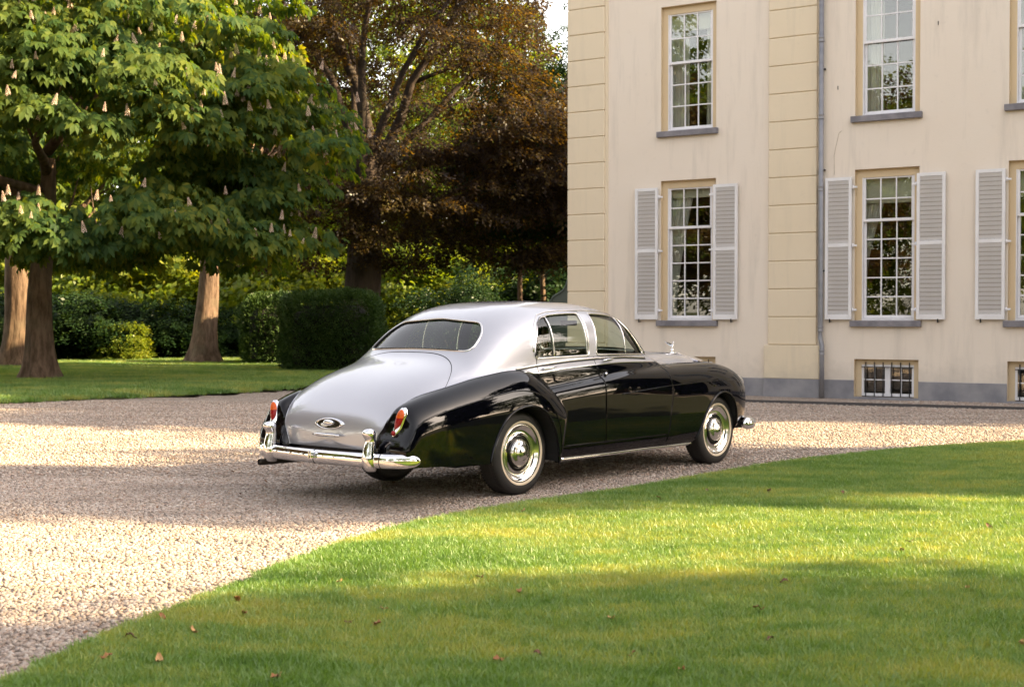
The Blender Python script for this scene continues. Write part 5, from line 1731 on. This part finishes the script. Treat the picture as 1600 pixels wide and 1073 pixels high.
# hinge caps at the door gap
# --- wheels
def wheel(name, x, s, steer=0.0):
    w = empty(name, (x, -s * .745, .353)); w.parent = car
    w.rotation_euler = (0, 0, (0 if s < 0 else math.pi) + steer)
    # +Y is outwards here
    b = MB()
    prof = [(.225, .060), (.240, .088), (.262, .099), (.292, .103), (.318, .098), (.335, .088), (.346, .078), (.352, .060), (.353, .02), (.353, -.02), (.352, -.06), (.346, -.078), (.335, -.09), (.30, -.10), (.24, -.09), (.225, -.06)]
    b.lathe(prof, 72, 'y', closed=True)
    tyre = b.build('tyre', M_TYRE, w)
    tr = MB()
    for k in range(72):
        a = 2 * math.pi * k / 72
        for h0, h1 in ((.052, .079), (-.079, -.052)):
            ca, sa = math.cos(a), math.sin(a); cb, sb = math.cos(a + .05), math.sin(a + .05)
            r0 = .349; r1 = .3545
            tr.add([(r0 * ca, h0, r0 * sa), (r0 * cb, h0, r0 * sb), (r0 * cb, h1, r0 * sb), (r0 * ca, h1, r0 * sa),
                    (r1 * ca, h0, r1 * sa), (r1 * cb, h0, r1 * sb), ((r1 - .005) * cb, h1, (r1 - .005) * sb), ((r1 - .005) * ca, h1, (r1 - .005) * sa)],
                   [(4, 5, 6, 7), (0, 1, 5, 4), (1, 2, 6, 5), (2, 3, 7, 6), (3, 0, 4, 7)])
    for h in (-.033, -.011, .011, .033):
        tr.lathe([(.352, h - .008), (.3555, h - .006), (.3555, h + .006), (.352, h + .008)], 72, 'y')
    tr.build('tread', M_TYRE, w)['kind'] = 'stuff'
    MB().lathe([(.250, .0935), (.252, .0985), (.262, .1015), (.270, .1030), (.272, .1015)], 72, 'y').build('whitewall_band', M_CREAM, w)
    MB().lathe([(.247, .070), (.246, .088), (.240, .094), (.232, .090), (.222, .078), (.205, .064), (.185, .058), (.168, .060), (.160, .064), (.156, .066)], 72, 'y').build('rim_trim', M_CHROME_H, w)
    MB().lathe([(.157, .064), (.152, .069), (.135, .071), (.120, .070), (.116, .066)], 72, 'y').build('painted_ring', M_BLACK, w)
    MB().lathe([(.118, .062), (.117, .080), (.112, .090), (.100, .096), (.078, .100), (.066, .104), (.062, .112), (.052, .120), (.034, .123), (.026, .127), (.012, .129), (.0005, .1295)], 72, 'y').build('hub_cap', M_CHROME_H, w)
    b = MB()
    b.box(-.010, -.004, .126, .131, -.016, .016).box(.004, .010, .126, .131, -.016, .016).box(-.013, .013, .1262, .1312, -.002, .002)
    b.build('hub_badge', M_BLACK, w)
    MB().lathe([(.0005, -.05), (.23, -.05), (.23, .05)], 32, 'y').build('wheel_disc', M_DARK, w)
    return w
wheel('rear_wheel', .05, 1); wheel('rear_wheel', .05, -1)
wheel('front_wheel', 3.19, 1, .0); wheel('front_wheel', 3.19, -1, .0)

# --- rear lamps
def lamp(s):
    lp = empty('tail_lamp', (0, 0, 0)); lp.parent = car
    # outline in (lat, z), centre line leaning inwards
    def sec(t, w):   # t 0 bottom .. 1 top
        z = .590 + t * .205
        lat = .722 + .040 * t
        return lat, z, w
    def body(t0, t1, wmul, bulge, name, mat, n=16, m=14, sink=.0, T0=.15, T1=.985):
        V = []; F = []
        for i in range(n + 1):
            t = t0 + (t1 - t0) * i / n
            tt = (t - T0) / (T1 - T0)
            prof = (max(0.0, 1 - abs(2 * tt - 1) ** 2.6)) ** .5
            lat, z, _ = sec(t, 0)
            width = wmul * prof * (.80 + .28 * t)
            x0 = float(hit_x(np.array([lat]), np.array([min(z, .66 + .25 * (z - .66))]))[0]) + sink + .12 * (z - .66)
            for k in range(m + 1):
                a = math.pi * k / m
                V.append((x0 + .02 - (bulge * prof + .02) * math.sin(a) ** .8, -s * (lat + width * math.cos(a)), z))
        for i in range(n):
            for k in range(m):
                q = (i * (m + 1) + k, i * (m + 1) + k + 1, (i + 1) * (m + 1) + k + 1, (i + 1) * (m + 1) + k)
                F.append(q if s > 0 else q[::-1])
        MB().add(V, F, True).build(name, mat, lp)
    body(-.05, 1.03, .052, .020, 'chrome_bezel', M_CHROME, T0=-.06, T1=1.04)
    body(.64, .975, .046, .031, 'amber_lens', M_AMBER)
    body(.15, .64, .046, .031, 'red_lens', M_RED)
    lat, z, _ = sec(.075, 0)
    x0 = float(hit_x(np.array([lat]), np.array([z]))[0])
    MB().sphere((x0 - .022, -s * lat, z), (.016, .020, .020), 16, 10).build('reflector', M_RED, lp)
    return lp
lamp(1); lamp(-1)

# --- rear bumper
bump_r = empty('rear_bumper', (0, 0, 0)); bump_r.parent = car
_e = .60 + .329 * np.sin(np.linspace(0, 1, 20) * math.pi / 2)
lat = np.concatenate([-_e[::-1], np.linspace(-.58, .58, 25), _e])
bx = -1.515 + .055 * (np.abs(lat) / .6) ** 2 * 1.0 + .55 * np.clip(np.abs(lat) - .70, 0, 1) ** 1.6 * 2.2
P = np.stack([bx, lat, np.full(len(lat), .395)], 1)
rr = np.full(len(lat), .056)
e = np.clip((.93 - np.abs(lat)) / .08, 0.0, 1); rr = rr * np.sqrt(np.clip(1 - (1 - e) ** 2, 0.002, 1))
def bumper_mesh(P, rr, depth=.62):
    b = MB(); n = 16; V = []
    for i in range(len(P)):
        for k in range(n):
            a = 2 * math.pi * k / n
            ca, sa = math.cos(a), math.sin(a)
            V.append((P[i][0] + depth * rr[i] * math.copysign(abs(ca) ** .8, ca), P[i][1], P[i][2] + rr[i] * math.copysign(abs(sa) ** .85, sa)))
    F = [(i * n + k, (i + 1) * n + k, (i + 1) * n + (k + 1) % n, i * n + (k + 1) % n) for i in range(len(P) - 1) for k in range(n)]
    F += [tuple(range(n)), tuple(reversed([(len(P) - 1) * n + k for k in range(n)]))]
    return b.add(V, F, True)
bumper_mesh(P, rr).build('bumper_bar', M_CHROME, bump_r)
for l in (-.62 - .07, -.02, .62 + .055, .62 - .060, -.62 + .055):
    x = float(np.interp(l, lat, bx))
    Pj = np.array([[x, l - .004, .395], [x, l + .004, .395]])
    bumper_mesh(Pj, np.array([.0575, .0575])).build('bumper_joint', M_RUBBER, bump_r)
for s in (1, -1):
    b = MB()
    x0 = float(np.interp(.60, lat, bx)) - .018
    prof = [(.310, .034, .035, .022), (.320, .047, .046, .014), (.350, .055, .055, .004), (.41, .055, .058, -.004), (.48, .050, .050, .004), (.540, .045, .042, .014), (.562, .044, .042, .012), (.582, .050, .052, .002), (.605, .052, .056, -.004), (.625, .046, .050, -.003), (.637, .030, .034, .0), (.641, .006, .006, .0)]
    V = []; n = 20
    for z, w, d, dx in prof:
        for k in range(n):
            a = 2 * math.pi * k / n
            V.append((x0 + dx + d * math.cos(a), s * .588 + w * math.sin(a), z))
    F = [(i * n + k, i * n + (k + 1) % n, (i + 1) * n + (k + 1) % n, (i + 1) * n + k) for i in range(len(prof) - 1) for k in range(n)]
    F = [f[::-1] for f in F] + [tuple(range(n)), tuple((len(prof) - 1) * n + k for k in range(n))]
    b.add(V, F, True).build('overrider', M_CHROME, bump_r)
MB().box(-1.585, -1.552, -.036, -.026, .382, .447, .002).box(-1.585, -1.552, -.012, -.002, .382, .447, .002).box(-1.58, -1.552, -.036, -.002, .402, .422, .002).build('bumper_clip', M_CHROME, bump_r)
MB().tube([(-.9, .58, .295), (-1.25, .65, .30), (-1.52, .675, .300)], .026, 14, cap=False).tube([(-.9, .58, .295), (-1.25, .65, .30), (-1.515, .674, .300)], .021, 14).build('exhaust_pipe', pbr('exhaust_steel', (.05, .045, .04), .45, metal=.8), car)
# --- number lamp and boot handle
def rx(l, z): return float(hit_x(np.array([abs(l)]), np.array([z]))[0])
zl = .645
b = MB(); V = []; n = 28; rings = [(1.0, -.0), (1.0, -.012), (.93, -.022), (.84, -.024), (.80, -.018)]
for sc, dx in rings:
    for k in range(n):
        a = 2 * math.pi * k / n
        ca, sa = math.cos(a), math.sin(a)
        l = .165 * sc * math.copysign(abs(ca) ** 1.25, ca); z = zl + .047 * (sc if sc < 1 else 1) * math.copysign(abs(sa) ** .95, sa)
        V.append((rx(l, z) + dx, l, z))
F = [(i * n + k, i * n + (k + 1) % n, (i + 1) * n + (k + 1) % n, (i + 1) * n + k) for i in range(len(rings) - 1) for k in range(n)] + [tuple((len(rings) - 1) * n + k for k in range(n))]
nl = b.add(V, F, True).build('number_lamp', M_CHROME, boot_lid)
V = []
for k in range(n):
    a = 2 * math.pi * k / n; ca, sa = math.cos(a), math.sin(a)
    l = .165 * .80 * math.copysign(abs(ca) ** 1.25, ca); z = zl + .036 * math.copysign(abs(sa) ** .95, sa)
    V.append((rx(l, z) - .0195, l, z))
MB().add(V + [(v[0] + .004, v[1], v[2]) for v in V], [tuple(range(n)), tuple(reversed(range(n, 2 * n)))] + [(k, n + k, n + (k + 1) % n, (k + 1) % n) for k in range(n)]).build('lamp_recess', pbr('lamp_dark_chrome', (.16, .16, .16), .2, metal=1.0), boot_lid)
MB().sphere((rx(0, zl) - .020, 0, zl + .008), (.022, .060, .026), 18, 10).build('lamp_hood', M_CHROME, boot_lid)
MB().sphere((rx(0, zl) - .017, .045, zl - .012), (.014, .050, .018), 14, 8).build('lamp_glass', M_CLEAR, boot_lid)
zh = .556
b = MB()
b.tube([(rx(l, zh) - .035, l, zh) for l in np.linspace(-.155, .155, 9)], [.006, .011, .013, .014, .015, .014, .013, .011, .006], 10)
b.lathe([(.018, 0), (.016, .02), (.012, .04)], 12, 'x', (rx(0, zh) - .036, 0, zh)).sphere((rx(0, zh) - .038, 0, zh), (.014, .024, .014), 12, 8)
b.build('boot_handle', M_CHROME, boot_lid)

# --- front end
MB().box(3.705, 3.80, -.30, .30, .42, 1.04, .02).add([(3.70, -.30, 1.035), (3.70, .30, 1.035), (3.81, .30, 1.035), (3.81, -.30, 1.035), (3.70, 0, 1.125), (3.81, 0, 1.125)], [(0, 4, 1), (3, 2, 5), (0, 3, 5, 4), (1, 4, 5, 2), (0, 1, 2, 3)]).build('radiator_shell', M_CHROME, car)
b = MB()
for k in range(15): b.box(3.801, 3.815, -.275 + k * .0392, -.262 + k * .0392, .45, 1.02)
b.build('radiator_slats', M_CHROME, car)['kind'] = 'stuff'
# winged figurine on the radiator
fx = 3.635
b = MB()
b.lathe([(.036, 0), (.036, .012), (.024, .020), (.020, .034), (.026, .046), (.022, .058), (.010, .066)], 14, 'z', (fx, 0, 1.105))
b.tube([(fx, 0, 1.16), (fx + .006, 0, 1.19), (fx + .016, 0, 1.215), (fx + .030, 0, 1.238)], [.012, .013, .015, .008], 8)
b.sphere((fx + .036, 0, 1.246), .011, 8, 6)
for s in (1, -1):
    pts = [(fx + .012, s * .008, 1.225), (fx - .02, s * .030, 1.245), (fx - .055, s * .050, 1.262), (fx - .075, s * .055, 1.268), (fx - .06, s * .048, 1.248), (fx - .035, s * .036, 1.226), (fx - .01, s * .014, 1.205)]
    V = pts + [(p[0], p[1] + s * .007, p[2] - .002) for p in pts]
    n = len(pts)
    b.add(V, [tuple(range(n)), tuple(reversed(range(n, 2 * n)))] + [(i, (i + 1) % n, n + (i + 1) % n, n + i) for i in range(n)])
fig = b.build('hood_figurine', M_CHROME, car)
fig.scale = (.86, .86, .86); fig.location = (fx * .14, 0, 1.105 * .14)
for s in (1, -1):
    hl = empty('headlamp', (0, 0, 0)); hl.parent = car
    MB().lathe([(.105, -.06), (.112, -.01), (.108, .01), (.098, .016)], 28, 'x', (3.84, -s * .66, .80)).build('headlamp_bezel', M_CHROME, hl)
    MB().lathe([(.099, .012), (.07, .034), (.03, .042), (.001, .044)], 28, 'x', (3.84, -s * .66, .80)).build('headlamp_lens', M_CLEAR, hl)
lat = .909 * np.sin(np.linspace(-1, 1, 61) * math.pi / 2)
bx = 3.975 - .06 * (np.abs(lat) / .6) ** 2 - 1.3 * np.clip(np.abs(lat) - .72, 0, 1) ** 1.6
P = np.stack([bx, lat, np.full(len(lat), .385)], 1)
e = np.clip((.91 - np.abs(lat)) / .07, .0, 1)
fb = empty('front_bumper', (0, 0, 0)); fb.parent = car
bumper_mesh(P, .064 * np.sqrt(np.clip(1 - (1 - e) ** 2, .002, 1))).build('bumper_bar', M_CHROME, fb)
for s in (1, -1): MB().sphere((3.79, -s * .862, .385), (.125, .058, .066), 24, 16).build('bumper_end', M_CHROME, fb)
MB().box(3.55, 3.95, -.74, -.66, .33, .40).box(3.55, 3.95, .66, .74, .33, .40).build('bumper_bracket', M_DARK, fb)

# --- cabin
def cushion(x0, x1, y0, y1, z0, z1, name, tilt=0.0, parent=None):
    bm = bmesh.new()
    bmesh.ops.create_cube(bm, size=1.0)
    for v in bm.verts: v.co = (v.co.x * (x1 - x0), v.co.y * (y1 - y0), v.co.z * (z1 - z0))
    bmesh.ops.bevel(bm, geom=bm.edges[:], offset=min(x1 - x0, z1 - z0, y1 - y0) * .3, segments=3, affect='EDGES')
    me = bpy.data.meshes.new(name); bm.to_mesh(me); bm.free()
    me.polygons.foreach_set('use_smooth', [True] * len(me.polygons)); me.materials.append(M_SEAT)
    return obj(name, me, parent, ((x0 + x1) / 2, (y0 + y1) / 2, (z0 + z1) / 2), (0, tilt, 0))
seat = empty('rear_seat', (.35, 0, .4)); seat.parent = car
cushion(-.10, .40, -.66, .66, .10, .28, 'seat_cushion', 0, seat)
cushion(-.42, -.24, -.64, .64, .20, .72, 'seat_back', -.28, seat)
seat = empty('front_seat', (1.35, 0, .4)); seat.parent = car
cushion(-.10, .40, -.66, .66, .10, .26, 'seat_cushion', 0, seat)
for s in (1, -1): cushion(-.28, -.10, .03 if s > 0 else -.66, .66 if s > 0 else -.03, .18, .74, 'seat_back', -.22, seat)
sw = MB()
th = np.linspace(0, 2 * math.pi, 41)
sw.tube([(1.74 + .10 * math.cos(a) , .36 + .205 * math.sin(a), 1.10 + .18 * math.cos(a)) for a in th], .011, 8, cap=False)
for a in (math.pi, math.pi / 3, -math.pi / 3):
    sw.tube([(1.76, .36, 1.08), (1.74 + .10 * math.cos(a), .36 + .205 * math.sin(a), 1.10 + .18 * math.cos(a))], .008, 6)
sw.tube([(1.76, .36, 1.08), (2.1, .36, .85)], .02, 8)
sw.build('steering_wheel', M_RUBBER, car)
MB().box(1.90, 2.05, -.70, .70, .78, 1.075, .02).build('dashboard', M_WOOD, car)
MB().box(-.34, -.06, -.62, .62, 1.07, 1.10, .008).build('parcel_shelf', M_SEAT, car)
for s in (1, -1):
    P = side_pts([(.32, 1.135), (1.95, 1.135)], 24, off=-.035)
    MB().tube(flip(P, s), .016, 8, sy=.8).build('door_capping', M_WOOD, car)
# interior mirror
MB().box(1.78, 1.80, -.10, .10, 1.42, 1.47, .006).build('rear_view_mirror', M_DARK, car)
# ================================================================ fallen leaves on lawn and gravel
M_FALL = [pbr('fallen_leaf_brown', (.30, .125, .045), .7), pbr('fallen_leaf_tan', (.50, .28, .12), .7), pbr('fallen_leaf_dark', (.13, .06, .03), .8)]
def dry_leaf(seed, mat):
    r = np.random.default_rng(seed); V = []; F = []; n = 6
    for i in range(n + 1):
        t = i / n; w = .021 * math.sin(math.pi * min(1, t * .93 + .05)) ** .8; x = (t - .5) * .075; z = .012 + .014 * math.cos(t * 4 + seed) + .004 * r.normal()
        V += [(x, -w, z + .012 * (1 + .4 * r.normal())), (x, 0, z), (x, w, z + .012 * (1 + .4 * r.normal()))]
    for i in range(n):
        for k in (0, 1): F.append((i * 3 + k, i * 3 + k + 1, i * 3 + k + 4, i * 3 + k + 3))
    m2 = MB().add(V, F, True).tube([(-.0375, 0, .012), (-.055, .003, .016)], .0015, 5)
    return m2.mesh('fallen_leaf', mat)
DRY = [dry_leaf(k, M_FALL[k % 3]) for k in range(6)]
def gpix(px, py):
    """ground point seen at a pixel of the photograph: used once to read off where a leaf lies"""
    dx, dz = (px - 800) / 2076, -(py - 536.5) / 2076
    cs, sn = math.cos(PITCH), math.sin(PITCH)
    d = (dx, cs + sn * dz, -sn + cs * dz); t = -(1.48 - .05) / d[2]
    return d[0] * t, d[1] * t
SPOTS = [(530, 914, 1), (372, 946, 0), (302, 994, 1), (165, 1036, 0), (249, 1038, 1), (432, 1066, 0), (818, 804, 1), (780, 1036, 0), (987, 1030, 0), (1186, 965, 0), (1512, 934, 1), (1408, 876, 0), (1422, 859, 2), (1316, 776, 2), (1065, 1055, 0), (1203, 1014, 2), (1596, 1017, 1), (1030, 786, 0), (956, 974, 1), (840, 1028, 2), (750, 908, 2), (812, 932, 0), (600, 952, 1), (590, 978, 0), (545, 974, 2), (1225, 920, 2), (1546, 835, 2), (380, 966, 0), (255, 972, 0), (205, 1005, 2), (1105, 772, 2), (1203, 775, 2)]
for i, (px, py, c) in enumerate(SPOTS):
    x, y = gpix(px, py)
    o = obj('fallen_leaf', DRY[c + 3 * (i % 2)])
    o.location = (x, y, float(NZ(np.array([x]), np.array([y]))[0]) + (.030 if in_poly(np.array([x]), np.array([y]), NEAR_POLY)[0] else .012))
    o.rotation_euler = (random.uniform(-.4, .4), random.uniform(-.4, .4), random.uniform(0, 6.28))
    k_ = random.uniform(.5, .8); o.scale = (k_, k_, k_)
    kind = ('curled brown', 'curled tan', 'dark shrivelled')[c]
    zone = ('lying beside the gravel edge of the lawn' if px < 620 and py < 1000 and px < 460 else
            'lying on the shaded lawn near the car' if py < 815 else
            'lying on the sunlit band of lawn' if py < 885 else
            'lying on the shaded foreground lawn below the car' if px < 900 else
            'lying on the shaded foreground lawn below the house front')
    tag(o, kind + ' dead leaf ' + zone, 'dead leaf', kind + ' dead leaves ' + zone[6:])
